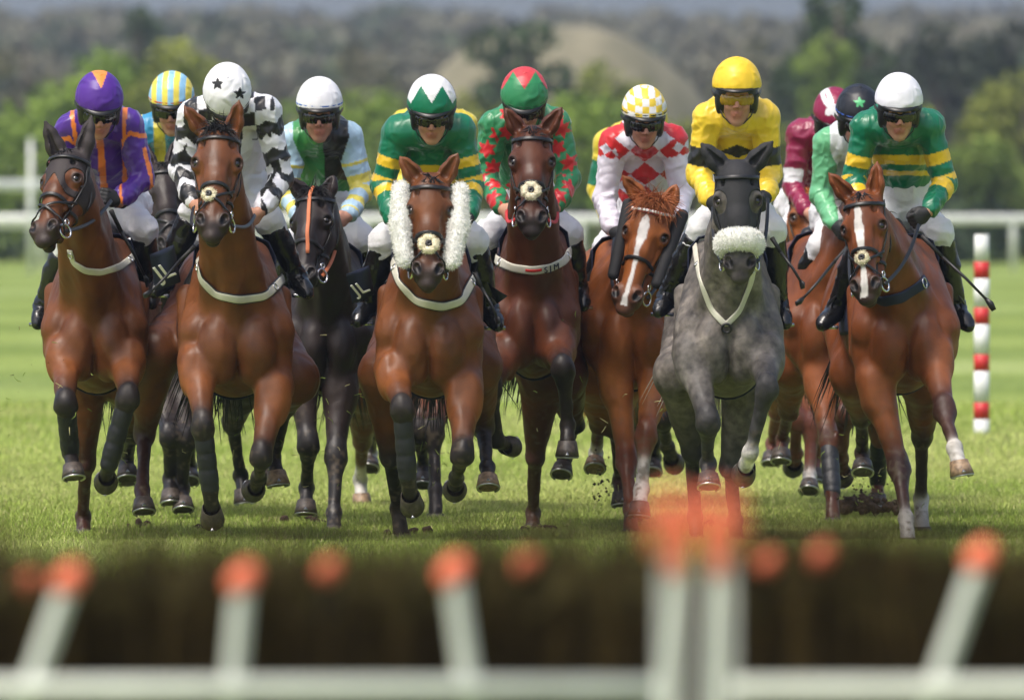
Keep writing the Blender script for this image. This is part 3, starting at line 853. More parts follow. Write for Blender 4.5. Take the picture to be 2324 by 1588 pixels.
        if front:
            G.cone(W(.16 * sd * wd, -.08, -.12), e, .10, .09, .05, base)
            G.cone(e, k_, .086 * tk, .043 * tk, .04, grad(e, k_, pale, lcol, .5, .95))
            u = nrm(k_ - e); G.ell(e + (k_ - e) * .18 + A(.03 * sd, -.02, 0), (.062, .062, .12), None, .04, pale)
            G.ell(e + (k_ - e) * .22 + A(-.035 * sd, -.02, 0), (.04, .045, .11), None, .03, base)
            cy = nrm(f_ - k_); 
            G.ell(k_ + A(0, -.003, .004), A(.047, .045, .070) * tk, None, .045, lcol); G.cone(k_ + A(-.032, -.006, -.022), k_ + A(.032, -.006, -.022), .024 * tk, .024 * tk, .02, lcol)
            G.cone(k_ + cy * .03, k_ + cy * .07, .043 * tk, .036, .03, lcol)
        else:
            hip = W(.13 * sd * wd, 1.2, .05)
            G.cone(hip, e, .15, .115, .08, base)
            G.cone(e, k_, .12 * tk, .05 * tk, .05, grad(e, k_, base, lcol, .55, 1.0))
            G.ell(k_, A(.047, .055, .06) * tk, None, .03, lcol)
            pt = k_ + nrm(nrm(k_ - e) + nrm(k_ - f_)) * .045
            G.cone(k_, pt, .035, .022, .03, lcol)
        G.cone(k_, f_, .037 * tk, .0285 * tk, .03, lcol)
        x_ = A(1, 0, 0); dc = nrm(f_ - k_); pc = nrm(np.cross(x_, dc))
        G.cone(k_ + pc * .022 + dc * .05, f_ + pc * .016, .020, .021, .02, lcol)           # tendon
        G.ell(f_ + pc * .006, A(.039, .040, .040), None, .02, lcol if sock is None else (.66, .63, .58))
        dh = nrm(t_ - f_)
        G.cone(f_, t_ - dh * .075, .033, .038, .02, lcol if sock is None else (.66, .63, .58))
        if sock and sock > 1: G.cone(f_ - dc * .12, f_, .0315 * tk, .031, .01, (.66, .63, .58), cs=6)
        palm = np.cross(x_, dh)
        hooves.append((f_, t_, palm, q.get('pale')))
        if q.get('wrap'): wraps.append((k_, f_, pc))
    B = Sdf(); B.pr = [q for q in T.pr + G.pr] 
    body = Sdf(); body.pr = T.pr + G.pr + H.pr
    V1, Q1 = mesh_sdf(body, .0105)
    hd = lambda X: H.at(X)
    V1, Q1 = dropfaces(V1, Q1, lambda X: hd(X) < .035)
    lo = np.min([H.bbox(q, .08)[0] for q in H.pr if q['op'] == '+'], 0); hi = np.max([H.bbox(q, .08)[1] for q in H.pr if q['op'] == '+'], 0)
    V2, Q2 = mesh_sdf(body, c.get('hres', .0055), lo=lo, hi=hi)
    V2, Q2 = dropfaces(V2, Q2, lambda X: hd(X) > .05)
    V, Q = join2(V1, Q1, V2, Q2)
    Cc = body.colors(V, base)
    # head paint: local coordinates
    X = (V - p0) @ Rh / hs; X[:, 0] *= hs / ws
    near = hd(V) < .02
    dm = np.clip((X[:, 2] - .475) / .06 + vnoise(V, 40) * .12, 0, 1)[:, None] * near[:, None]
    Cc = Cc * (1 - dm) + np.array(mz) * dm
    for sd in (-1, 1):
        q = np.linalg.norm(V - Hd(.053 * sd, .030, .512), axis=1); m = np.clip((.028 - q) / .008, 0, 1)[:, None]
        Cc = Cc * (1 - m) + A(.004, .003, .003) * m
        q = np.linalg.norm(V - Hd(.102 * sd, .004, .190), axis=1); m = np.clip((.036 - q) / .012, 0, 1)[:, None] * .85
        Cc = Cc * (1 - m) + A(.012, .008, .006) * m
    m = (np.clip((.012 - np.abs(X[:, 2] - .574)) / .01, 0, 1) * (X[:, 1] < -.045) * near)[:, None]
    Cc = Cc * (1 - m * .7)
    if c.get('blaze'):
        b = c['blaze']
        hx = np.interp(X[:, 2], [q[0] for q in b], [q[1] for q in b]); wx = np.interp(X[:, 2], [q[0] for q in b], [q[2] for q in b], left=0, right=0)
        m = np.clip((wx * (1 + .25 * vnoise(V, 45)) - np.abs(X[:, 0] - hx)) / .005, 0, 1) * (X[:, 1] > -.03) * near
        m = (m * (wx > .001))[:, None]
        Cc = Cc * (1 - m) + A(.72, .69, .66) * m
    # coat variation and soft muscle relief
    n = vnoise(V, 5, 3) * .5 + vnoise(V, 13, 4) * .3 + vnoise(V, 30, 5) * .2
    if c['coat'] == 'grey':
        dp = np.clip(vnoise(V, 15, 9) * 1.4 + .05, 0, 1)[:, None] * np.clip((V[:, 2:] - .55) / .3, 0, 1) * ~near[:, None]
        Cc = Cc * (1 + .6 * dp); 
        bl = np.clip((V[:, 2:3] - .1) * 1.0, .0, 1)
        Cc *= (1 + .28 * n[:, None])
    else:
        Cc *= (1 + .20 * n[:, None])
    # dirt thrown on the lower legs, dust on the hocks
    dirt = (np.clip(vnoise(V, 55, 81) * 2.2 + vnoise(V, 9, 82) - .55, 0, 1) * np.clip((.75 - V[:, 2]) / .5, 0, 1))[:, None]
    Cc = Cc * (1 - dirt * .7) + A(.13, .10, .065) * dirt * .7
    N = vnormals(V, Q)
    wq = V + np.stack([vnoise(V, 3.5, 71), vnoise(V, 3.5, 72), vnoise(V, 3.5, 73)], 1) * .06
    V = V + N * (((.5 - np.abs(vnoise(wq * A(1, 1, .55), 9, 11))) * .008 + (.5 - np.abs(vnoise(wq * A(1.3, 1.3, .6), 19, 12))) * .0035 - .002) * (~near) * 1.0)[:, None]
    V = V + N * ((.5 - np.abs(vnoise(V * A(1.2, 1.2, .5), 26, 14))) * .0022 * near)[:, None]
    body_o = mk('body', V, Q, M['grey' if c['coat'] == 'grey' else 'coat'], root, Cc)
    for sd in (-1, 1):
        mb = MB(); cc = Hd(.0860 * sd, -.006, .190)
        th_ = np.linspace(0, math.pi, 9); ph = np.linspace(0, 2 * math.pi, 13)[:-1]
        VV = np.array([cc + (.0195 * hs) * A(math.sin(a) * math.cos(b), math.sin(a) * math.sin(b), math.cos(a)) for a in th_ for b in ph])
        FF = [(i * 12 + j, i * 12 + (j + 1) % 12, (i + 1) * 12 + (j + 1) % 12, (i + 1) * 12 + j) for i in range(8) for j in range(12)]
        mb.add(VV, FF); mb.build('eye', M['eye'], root)
    for q in hooves: hoof(root, q[0], q[1], q[2], pale=q[3])
    for k_, f_, pc in wraps:
        dc = f_ - k_
        w_ = Sdf(); w_.cone(k_ + dc * .18, f_ - dc * .02, .046, .043, .01).cone(k_ + dc * .18 + pc * .02, f_ + pc * .014, .036, .036, .02)
        for q in (.25, .5, .75): w_.cone(k_ + dc * (q), k_ + dc * (q + .09), .048, .048, .006)
        VV, QQ = mesh_sdf(w_, .006); mk('leg_boot', VV, QQ, M['bootwrap'], root)
    # hair
    mb = MB(); rs = np.random.RandomState(int(D * 100) % 999)
    fl = c.get('forelock', 'short'); hm = M[K['hair']]
    if fl == 'tuft':
        rt = [Hd(rs.uniform(-.045, .045), rs.uniform(-.03, .02), rs.uniform(-.0, .05)) for _ in range(620)]
        dr = [nrm(A(rs.uniform(-.8, .8) + .3 * math.sin(q[0] * 60), -.6, rs.uniform(-.2, .9))) for q in rt]
        strands(mb, rt, dr, .105 * c.get('tuft', 1), .0021, curl=.5, grav=1.3, seed=3)
    else:
        rt = [Hd(rs.uniform(-.022, .022), rs.uniform(.0, .025), rs.uniform(-.0, .05)) for _ in range(90)]
        dr = [nrm(hh * .7 + uu * .5 + ss * rs.uniform(-.3, .3) + A(0, 0, .2)) for _ in rt]
        strands(mb, rt, dr, .075, .0036, curl=.5, grav=.3, seed=3)
    if fl != 'none': mb.build('forelock', hm, root)
    mb = MB()
    rt = []; dr = []
    for _ in range(260):
        t_ = rs.uniform(0, 1); q = (Hd(0, -.10, -.01) * (1 - t_) + W(0, .15, .42) * t_)
        rt.append(q + el * rs.uniform(-.02, .02) + A(0, 0, .03)); dr.append(nrm(el * rs.uniform(-.6, .6) + A(0, .8, .6)))
    strands(mb, rt, dr, .08, .003, curl=.4, grav=1.8, seed=5); mb.build('mane', hm, root)
    mb = MB(); rt = []; dr = []
    for _ in range(200):
        rt.append(W(rs.uniform(-.04, .04), 1.5 + rs.uniform(0, .1), .12 + rs.uniform(-.04, .04))); dr.append(nrm(el * (rs.uniform(-.3, .3) + c.get('tailx', 0)) + eb * .8 + A(0, 0, -.35)))
    strands(mb, rt, dr, .75, .007, n=5, curl=.3, grav=1.5, seed=6); mb.build('tail', M['hair_grey'] if c['coat'] == 'grey' else hm, root)
    # ---------------- hood and bridle
    HH = H; off = .004
    if c.get('hood'):
        hk = c['hood']
        def cut(X):
            Y = (X - p0) @ Rh / hs
            a = Y[..., 2] - (.345 if hk == 'full' else .285 - .10 * np.clip(1 - np.abs(Y[..., 0]) / .06, 0, 1))   # lower hem
            a = np.maximum(a, -(Y[..., 2] + .30))
            for sd in (-1, 1):
                e_ = np.sqrt(((Y[..., 0] - .105 * sd) / .062) ** 2 + ((Y[..., 1] - .0) / .07) ** 2 + ((Y[..., 2] - .195) / .058) ** 2) - 1
                a = np.maximum(a, -e_ * .06)
            a = np.maximum(a, -.19 - Y[..., 1] )
            return a
        hs_ = Sdf(); hs_.pr = H.pr + [q for q in T.pr if q['t'] == 'c'][-3:]
        lo2 = np.min([H.bbox(q, .03)[0] for q in H.pr if q['op'] == '+'], 0); hi2 = np.max([H.bbox(q, .03)[1] for q in H.pr if q['op'] == '+'], 0)
        VV, QQ = mesh_sdf(hs_, .006, off=.005, lo=lo2, hi=hi2, cut=cut)
        mk('hood', VV, QQ, M['hood' if hk == 'full' else 'hoodbrown'], root); off = .009
    br = empty('bridle', root.location); br.parent = root; br.location = (0, 0, 0); br.parent = root
    def ringp(h, th0, th1, n=24, hc=None, u0=-.05, offx=0):
        O = []; 
        for i in range(n):
            a = math.radians(th0 + (th1 - th0) * i / max(n - 1, 1)); hv = h if hc is None else hc(a)
            c0 = Hd(0, u0, hv); d = ss * math.cos(a) + uu * math.sin(a); O.append((c0 + d * .3, -d))
        return HH.cast([o[0] for o in O], [o[1] for o in O], off + offx)
    def child(mb, name, mat): return mk(name, np.concatenate(mb.V), mb.F, mat, br, org=np.array(root.location))
    lm = M[c.get('tack', 'leather')]
    Rring = np.array(root.location)
    mb = MB(); X_, N_ = ringp(0, -12, 192, 30, hc=lambda a: .055 + .035 * max(0, math.sin(a)), offx=.001)
    if c.get('beads'):
        mb.strap(X_, N_, .022, .007); child(mb, 'browband', M['redweb'])
        b2 = MB()
        for i in range(60):
            f = i / 59 * (len(X_) - 1); k0 = int(f); k1 = min(k0 + 1, len(X_) - 1); q = X_[k0] * (1 - f + k0) + X_[k1] * (f - k0) + N_[k0] * .008
            if i % 2: continue
            b2.torus(q, N_[k0], .004, .005, 8, 6)
        child(b2, 'beads', M['fleece'])
    else:
        mb.strap(X_, N_, .020, .006); child(mb, 'browband', lm)
    if c.get('nose', 'grakle') != 'sheep':
        mb = MB(); X_, N_ = ringp(.345, 0, 360, 40, hc=lambda a: .345 - .02 * math.sin(a)); mb.strap(X_, N_, .019, .005); child(mb, 'noseband', lm)
    for sd in (-1, 1):
        a0 = 12 if sd > 0 else 168
        mb = MB(); O = [(Hd(0, -.055, h) + ss * sd * .3, -ss * sd) for h in np.linspace(.03, .47, 20)]
        X_, N_ = HH.cast([o[0] for o in O], [o[1] for o in O], off); mb.strap(X_, N_, .016, .005)
        child(mb, 'cheekpiece', lm)
        mb = MB(); O = [(Hd(0, -.055 - .10 * math.sin(q * math.pi / 2), .05 + .22 * q) + ss * sd * .3, -ss * sd) for q in np.linspace(0, 1, 10)]
        X_, N_ = HH.cast([o[0] for o in O], [o[1] for o in O], off); mb.strap(X_, N_, .013, .005); child(mb, 'throatlash', lm)
        mb = MB(); cb = Hd(.082 * sd, -.055, .485); mb.torus(cb, ss + uu * .35 * sd, .036, .0055, 26, 8); child(mb, 'bit_ring', M['metal'])
        mb = MB(); mb.torus(Hd(.080 * sd, -.05, .43), ss + uu * .2, .014, .004, 14, 6); child(mb, 'buckle', M['metal']); mb = MB()
        mb.torus(Hd(.088 * sd, -.04, .20) + ss * sd * .012, ss + uu * .2, .012, .004, 14, 6); child(mb, 'buckle', M['metal'])
        hp = c.get('hands')
        if hp and hp[(sd + 1) // 2]:
            q = hp[(sd + 1) // 2]; hw_ = P(q[0], q[1], D + q[2]); mb = MB()
            rw = M[c.get('rein', 'leather')]
            pts = [cb * (1 - t_) + hw_ * t_ + A(.015 * sd, 0, -.03) * math.sin(t_ * math.pi) for t_ in np.linspace(0, 1, 14)]
            mb.strap(pts, [A(.5 * sd, -.8, .3)] * 14, .019, .005); child(mb, 'rein', rw)
    if c.get('nose', 'grakle') == 'grakle':
        mb = MB()
        for sd in (-1, 1):
            O = []
            for t_ in np.linspace(0, 1, 20):
                a = math.radians(90 + sd * (100 - 200 * t_)); h = .30 + .20 * t_
                d = ss * math.cos(a) + uu * math.sin(a); O.append((Hd(0, -.05, h) + d * .3, -d))
            X_, N_ = HH.cast([o[0] for o in O], [o[1] for o in O], off + .004); mb.strap(X_, N_, .014, .005)
        child(mb, 'cross_strap', lm)
        if c.get('pad', 1):
            f = Sdf(); ctr = Hd(0, .052, .385) if True else None
            X_, N_ = ringp(.385 - c.get('padh', 0), 90 + c.get('padt', 0), 90 + c.get('padt', 0), 1); ctr = X_[0]
            R_ = .030
            for i in range(4):
                a = i * math.pi / 2; d1 = ss * math.cos(a) + hh * math.sin(a); d2 = -ss * math.sin(a) + hh * math.cos(a); k1 = .70 if c.get('pad') == 'small' else 1.0; f.cone(ctr + (d1 * .031 - d2 * .011) * k1 + N_[0] * .005, ctr + (d1 * .031 + d2 * .011) * k1 + N_[0] * .005, .0185 * k1, .0185 * k1, .003)
            VV, QQ = mesh_sdf(f, .004); VV = VV + vnormals(VV, QQ) * (vnoise(VV, 90) * .002)[:, None]; VV, QQ = fuzz(VV, QQ, 1800, .007, .0011)
            child_o = mk('nose_pad', VV, QQ, M['cream'], br, org=Rring)
            m3 = MB(); m3.torus(ctr + N_[0] * .012, N_[0], .010, .010, 14, 8); mk('pad_disc', np.concatenate(m3.V), m3.F, lm, br, org=Rring)
    if c.get('nose') == 'sheep':
        f = Sdf()
        X_, N_ = ringp(.40, 15, 165, 9)
        for i, (x_, n_) in enumerate(zip(X_, N_)):
            f.ell(x_ + n_ * .017, (.040, .040, .052), None, .02)
        VV, QQ = mesh_sdf(f, .0045); nn = vnormals(VV, QQ); VV = VV + nn * (vnoise(VV, 45) * .002 + vnoise(VV, 110, 2) * .001)[:, None]; VV, QQ = fuzz(VV, QQ, 14000, .010, .0012)
        mk('noseband', VV, QQ, M['fleece'], br, org=Rring)
    if c.get('facestrap'):
        O = [(Hd(.012 + .02 * q, .4, .0 + .40 * q), -uu) for q in np.linspace(0, 1, 18)]
        X_, N_ = HH.cast([o[0] for o in O], [o[1] for o in O], off + .007); mb = MB(); mb.strap(X_, N_, .020, .004); child(mb, 'face_strap', M['orangeweb'])
    if c.get('cheeks'):
        for sd in (-1, 1):
            f = Sdf()
            if c['cheeks'] == 'sheep':
                a_, b_ = Hd(.145 * sd, -.04, .06), Hd(.115 * sd, -.02, .44)
                q = (a_ + b_) / 2 + ss * sd * .012
                f.cone(a_, q, .036, .043, .02).cone(q, b_, .043, .034, .02)
                VV, QQ = mesh_sdf(f, .0045); nn = vnormals(VV, QQ); VV = VV + nn * (vnoise(VV, 45) * .003 + vnoise(VV, 110, 2) * .002)[:, None]; VV, QQ = fuzz(VV, QQ, 9000, .015, .0013)
                mk('cheek_roll', VV, QQ, M['fleece'], br, org=Rring)
            else:
                a_, b_ = Hd(.135 * sd, -.06, .04), Hd(.11 * sd, -.05, .40)
                f.cone(a_, b_, .034, .030, .02, sq=(uu, .9)); VV, QQ = mesh_sdf(f, .007)
                mk('cheek_roll', VV, QQ, M['hood'], br, org=Rring)
    # ---------------- chest straps: laid on the breast
    TT = Sdf(); TT.pr = T.pr
    for st in c.get('straps', []):
        pts = np.array(st['p'], float); n = 44
        tt = np.linspace(0, len(pts) - 1, n); xs = np.interp(tt, range(len(pts)), pts[:, 0]); ys = np.interp(tt, range(len(pts)), pts[:, 1])
        for _ in range(2):
            ys[1:-1] = (ys[:-2] + ys[1:-1] * 2 + ys[2:]) / 4; xs[1:-1] = (xs[:-2] + xs[1:-1] * 2 + xs[2:]) / 4
        O = np.array([P(x, y, D - 1.2) for x, y in zip(xs, ys)])
        X_, N_ = TT.cast(O, np.tile(A(0, 1, 0), (n, 1)), .004, mx=2.4)
        ok = X_[:, 1] < D + 1.0
        X_, N_ = X_[ok], N_[ok]
        if len(X_) < 4: continue
        mb = MB(); mb.strap(X_, N_, st.get('w', .04), .006); o = mb.build('breast_strap', M[st.get('m', 'web')], root)
        for f_ in (.10, .90):
            ib = int(f_ * (len(X_) - 1)); mb = MB(); mb.torus(X_[ib] + N_[ib] * .008, N_[ib], st.get('w', .04) * .42, .0035, 14, 6); mk('buckle', np.concatenate(mb.V), mb.F, M['metal'], o, org=np.array(root.location))
        if st.get('edge'):
            mb = MB(); mb.strap(X_, N_, st['w'] + .012, .003); mk('strap_lining', np.concatenate(mb.V), mb.F, M['leather'], o, org=np.array(root.location))
        if st.get('text'):
            im = int(np.argmin(np.abs(X_[:, 0] - P(st['tx'], 600, D)[0]))); i0, i1 = im - 2, im + 2
            tx = textmesh(st['text'], .045)
            r_ = nrm(X_[i1] - X_[i0]); n_ = N_[im]; n_ = nrm(n_ - r_ * np.dot(n_, r_)); u_ = np.cross(n_, r_)
            VV = X_[im] + n_ * .011 + tx[0][:, :1] * r_ + tx[0][:, 1:2] * u_ + tx[0][:, 2:3] * n_
            mk('lettering', VV, tx[1], M['navy'], o, smooth=False, org=np.array(root.location))
            mb = MB(); ii = range(int(len(X_) * .36), int(len(X_) * .54)); mb.strap(X_[list(ii)], N_[list(ii)], .016, .009)
            mk('red_bar', np.concatenate(mb.V), mb.F, M['redweb'], o, org=np.array(root.location))
        if st.get('ring'):
            q = X_[len(X_) // 2] + N_[len(X_) // 2] * .012; mb = MB(); mb.torus(q + A(0, 0, -.02), N_[len(X_) // 2], .022, .006, 20, 8)
            mk('strap_ring', np.concatenate(mb.V), mb.F, M['leather'], o, org=np.array(root.location))
    # ---------------- saddle cloth, saddle, girth
    nb_, nt_ = 12, 41
    O = []; Dv = []
    for i in range(nb_):
        b = .22 + .62 * i / (nb_ - 1)
        for j in range(nt_):
            a = math.radians(90 + (j - (nt_ - 1) / 2) * 2 * 108 / (nt_ - 1)); d = el * math.cos(a) + ez * math.sin(a)
            O.append(W(0, b, .02) + d * .9); Dv.append(-d)
    X_, N_ = TT.cast(O, Dv, .012)
    V_ = np.concatenate([X_, X_ - N_ * .008]); n0 = nb_ * nt_; F = []
    for i in range(nb_ - 1):
        for j in range(nt_ - 1):
            q = i * nt_ + j; F.append((q, q + 1, q + nt_ + 1, q + nt_)); F.append((q + n0, q + nt_ + n0, q + nt_ + 1 + n0, q + 1 + n0))
    for j in range(nt_ - 1): F.append((j, j + n0, j + 1 + n0, j + 1)); q = (nb_ - 1) * nt_ + j; F.append((q, q + 1, q + 1 + n0, q + n0))
    for i in range(nb_ - 1): q = i * nt_; F.append((q, q + nt_, q + nt_ + n0, q + n0)); q += nt_ - 1; F.append((q, q + n0, q + nt_ + n0, q + nt_))
    sc_ = mk('saddle_cloth', V_, F, M['navy'], root)
    mb = MB(); mb.strap(X_[:nt_] + N_[:nt_] * .002, N_[:nt_], .016, .004)
    mk('piping', np.concatenate(mb.V), mb.F, M['white'], sc_, org=np.array(root.location))
    f = Sdf(); f.cone(W(0, .28, .46), W(0, .72, .44), .045, .055, .05).cone(W(0, .28, .46), W(0, .30, .50), .04, .03, .03)
    for sd in (-1, 1): f.cone(W(.08 * sd, .34, .42), W(.2 * sd * wd, .38, .2), .05, .045, .05, sq=(el, .6))
    VV, QQ = mesh_sdf(f, .012); mk('saddle', VV, QQ, M['leather'], root)
    O = []; Dv = []
    for a in np.linspace(0, 2 * math.pi, 48):
        d = el * math.cos(a) + ez * math.sin(a); O.append(W(0, .2, .0) + d * .9); Dv.append(-d)
    X_, N_ = TT.cast(O, Dv, .014); mb = MB(); mb.strap(X_, N_, .09, .006); mb.build('girth', M['navy'], root)
    for fl_ in c.get('flaps', []):
        q = [P(a, b, D + d_) for a, b, d_ in fl_['p']]
        n = 8; VV = []
        for i in range(n):
            for j in range(n):
                u_, v_ = i / (n - 1), j / (n - 1)
                x_ = q[0] * (1 - u_) * (1 - v_) + q[1] * u_ * (1 - v_) + q[2] * u_ * v_ + q[3] * (1 - u_) * v_
                VV.append(x_ + A(0, .02 * math.sin(u_ * 5 + v_ * 3), 0))
        VV = np.array(VV); VV = np.concatenate([VV, VV + A(0, .006, 0)]); FF = []
        for i in range(n - 1):
            for j in range(n - 1):
                a = i * n + j; FF += [(a, a + n, a + n + 1, a + 1), (a + 64, a + 65, a + n + 65, a + n + 64)]
            a = i * n; FF += [(a, a + 64, a + n + 64, a + n), (a + 7, a + n + 7, a + n + 71, a + 71), (i, i + 1, i + 65, i + 64), (56 + i, 120 + i, 121 + i, 57 + i)]
        fo = mk('number_cloth', VV, FF, M['navy'], root)
        if fl_.get('text'):
            tx = textmesh(fl_['text'], fl_.get('size', .09)); r_ = nrm(q[1] - q[0]); n_ = nrm(np.cross(r_, q[3] - q[0])); n_ = n_ if n_[1] < 0 else -n_
            u_ = np.cross(n_, r_); u_ = u_ if u_[2] > 0 else -u_
            ct = sum(q) / 4 + n_ * .03
            mk('lettering', ct + tx[0][:, :1] * r_ + tx[0][:, 1:2] * u_ + tx[0][:, 2:3] * n_, tx[1], M['white'], fo, smooth=False, org=np.array(root.location))
    c['_root'] = root; c['_W'] = W; c['_el'] = el
    return root

_txt = {}
def textmesh(s_, size, ext=.002):
    if (s_, size) in _txt: return _txt[(s_, size)]
    cu = bpy.data.curves.new('t', 'FONT'); cu.body = s_; cu.size = size; cu.extrude = ext; cu.align_x = 'CENTER'; cu.align_y = 'CENTER'
    o = bpy.data.objects.new('t', cu); COL.objects.link(o); bpy.context.view_layer.update()
    me = bpy.data.meshes.new_from_object(o.evaluated_get(bpy.context.evaluated_depsgraph_get()))
    V = np.array([v.co[:] for v in me.vertices]); F = [tuple(p.vertices) for p in me.polygons]
    bpy.data.objects.remove(o); bpy.data.curves.remove(cu); bpy.data.meshes.remove(me)
    _txt[(s_, size)] = (V, F); return V, F
# ------------------------------------------------------------------ riders
SKIN = (.56, .30, .20)
def rider(c):
    """c: hx, hy = centre of the head in the frame; D = distance of the head; other joints as (x, y, dd) with dd relative to D"""
    D = c['D']; hx, hy = c['head']
    def J(k, dx, dy, dd):
        q = c.get(k)
        if q is None: q = (hx + dx, hy + dy, dd)
        elif len(q) == 2: q = (q[0], q[1], dd)
        return P(q[0], q[1], D + q[2])
    h0 = P(hx, hy + 12, D)
    root = empty('person', tuple(h0 * A(1, 1, 0) + A(0, .4, h0[2] - .75)))
    tag(root, c['label'], 'person', 'jockeys racing towards the hurdle')
    sh = [J('shL', -70, 66, .17), J('shR', 70, 66, .17)]
    el_ = [J('elL', -92, 205, .20), J('elR', 92, 205, .20)]
    wr = [J('wrL', -62, 262, .02), J('wrR', 62, 262, .02)]
    pel = J('pel', 0, 235, .62)
    kn = [J('knL', -95, 325, .36), J('knR', 95, 325, .36)]
    an = [J('anL', -140, 500, .52), J('anR', 140, 500, .52)]
    to = [J('toL', -165, 535, .40), J('toR', 165, 535, .40)]
    t = math.radians(c.get('tilt', 22)); tu = math.radians(c.get('turn', 0)); ro = math.radians(c.get('roll', 0))
    f0 = A(math.sin(tu), -math.cos(tu), 0)
    ff = f0 * math.cos(t) - A(0, 0, 1) * math.sin(t); uu = f0 * math.sin(t) + A(0, 0, 1) * math.cos(t)
    rr = nrm(np.cross(ff, uu)); rr = rr if rr[0] > 0 else -rr
    rr2 = rr * math.cos(ro) + uu * math.sin(ro); uu = uu * math.cos(ro) - rr * math.sin(ro); rr = rr2
    R = np.stack([rr, ff, uu], 1)
    hs = c.get('hs', 1.07)
    Hd = lambda x, f, u: h0 + (rr * x + ff * f + uu * u) * hs
    rf_ = np.random.RandomState(int(hx * 3 + hy)); jw, nl, mo = rf_.uniform(.90, 1.10), rf_.uniform(.9, 1.15), rf_.uniform(.0, 1.0)
    tone = A(*SKIN) * rf_.uniform(.82, 1.08) * A(1, rf_.uniform(.93, 1.05), rf_.uniform(.9, 1.05))
    skin, lip, dark = tuple(tone), (.46, .17, .12), (.10, .05, .035)
    S = Sdf()
    S.ell(Hd(0, -.005, .035), A(.077, .096, .092) * hs, R, .03, skin)
    S.ell(Hd(0, .030, -.040), A(.060 * jw, .056, .085) * hs, R, .03, skin)
    S.ell(Hd(0, .056, -.108), A(.030 * jw, .026 * nl, .024) * hs, R, .022, skin)
    S.ell(Hd(0, .032, -.095), A(.045, .035, .028) * hs, R, .02, skin)
    for sd in (-1, 1):
        S.ell(Hd(.036 * sd, .066, -.034), A(.021, .018, .019), R, .02, (.54, .25, .18))
        S.ell(Hd(.032 * sd, .078, .020), A(.024, .012, .008), R, .012, skin)
        S.ell(Hd(.031 * sd, .086, .002), A(.017, .014, .010), R, .008, op='-')
        S.ell(Hd(.031 * sd, .070, .002), A(.013, .012, .012), R, .002, (.5, .48, .45))
        S.ell(Hd(.012 * sd, .094, -.034), A(.008, .009, .007), R, .006, (.50, .22, .16))
        S.ell(Hd(.074 * sd, -.005, -.005), A(.012, .022, .032), R, .01, skin)
    S.cone(Hd(0, .084, .012), Hd(0, .108 * nl ** .4, -.028 * nl), .0085, .0115 / nl, .010, (.55, .25, .17)); S.cone(Hd(-.012, .092, -.032), Hd(.012, .092, -.032), .009, .009, .006, (.50, .22, .15))
    S.cone(Hd(-.019, .080, -.064), Hd(.019, .080, -.064), .006, .006, .008, lip, cs=3)
    S.cone(Hd(0, .087, -.0635), Hd(0, .086, -.063), .008, .008, .008, lip, cs=3)
    S.cone(Hd(-.015, .080, -.076), Hd(.015, .080, -.076), .0075, .0075, .007, lip, cs=3)
    S.cone(Hd(-.022, .092, -.0698), Hd(.022, .092, -.0698), .0022 + .0035 * mo, .0022 + .0035 * mo, .002, op='-')
    HS = len(S.pr)
    neckb = (sh[0] + sh[1]) * .5 + A(0, .02, .01)
    S.cone(Hd(0, -.01, -.05), neckb, .056, .062, .04, skin)
    ch = (sh[0] + sh[1]) * .5 * .72 + pel * .28
    def limb(S_, a, b, c_, r0, r1, r2, col=None, k=.03, kk=None):
        S_.cone(a, b, r0, r1, k, col, tag='u').cone(b, c_, r1 * .98, r2, k, col, tag='f')
    def trunk(S_, g, col=None):
        x = (sh[1] - sh[0]); xw = np.linalg.norm(x); x = x / xw
        S_.cone(sh[0] * .82 + sh[1] * .18, sh[1] * .82 + sh[0] * .18, .078 * g, .078 * g, .04, col, tag='t')
        S_.ell(ch + A(0, .04, 0), A(xw * .37, .12, .13) * g, None, .06, col, tag='t')
        S_.cone(ch + A(0, .05, 0), pel, .105 * g, .105 * g, .06, col, sq=(x, 1.15), tag='t')
        S_.cone((sh[0] + sh[1]) * .5 + A(0, .06, .01), pel + A(0, 0, .06), .09 * g, .105 * g, .06, col, sq=(x, 1.25), tag='t')
    trunk(S, .82, skin)
    for i in (0, 1):
        limb(S, sh[i], el_[i], wr[i], .050, .040, .028, skin)
        limb(S, pel + (kn[i] - pel) * .12, kn[i], an[i], .085, .052, .034, skin, .04)
        S.cone(an[i], to[i], .032, .028, .02, skin)
    # hands: closed round the rein
    hands = []
    for i, sd in ((0, -1), (1, 1)):
        hd_ = Sdf(); w_ = wr[i]; q = c.get('hand' + 'LR'[i])
        dirv = nrm((w_ - el_[i])); dirv = nrm(dirv + A(-.25 * sd, -.5, -.1))
        if q is not None: dirv = nrm(P(q[0], q[1], D + q[2]) - w_)
        lat = nrm(np.cross(dirv, A(0, 0, 1))); upv = np.cross(lat, dirv)      # knuckle row runs along upv (thumb on top)
        inn = -lat * (1 if np.dot(lat, A(sd, 0, 0)) > 0 else -1)              # towards the mane
        pc = w_ + dirv * .052
        Rm = np.stack([inn, dirv, upv], 1)
        hd_.cone(w_ - dirv * .02, w_ + dirv * .02, .027, .026, .015, skin)
        hd_.ell(pc, (.017, .040, .040), Rm, .02, skin)
        for k_, (o_, ln) in enumerate(((.030, .92), (.010, 1.0), (-.010, .95), (-.029, .78))):
            a = pc + dirv * .034 + upv * o_; b = a + dirv * .020 * ln + inn * .020 * ln; d2 = b + inn * .022 * ln - dirv * .014 * ln; e = d2 - dirv * .022 * ln - inn * .004
            hd_.cone(a, b, .0105, .0095, .006, skin).cone(b, d2, .0095, .0088, .004, skin).cone(d2, e, .0088, .0078, .004, skin)
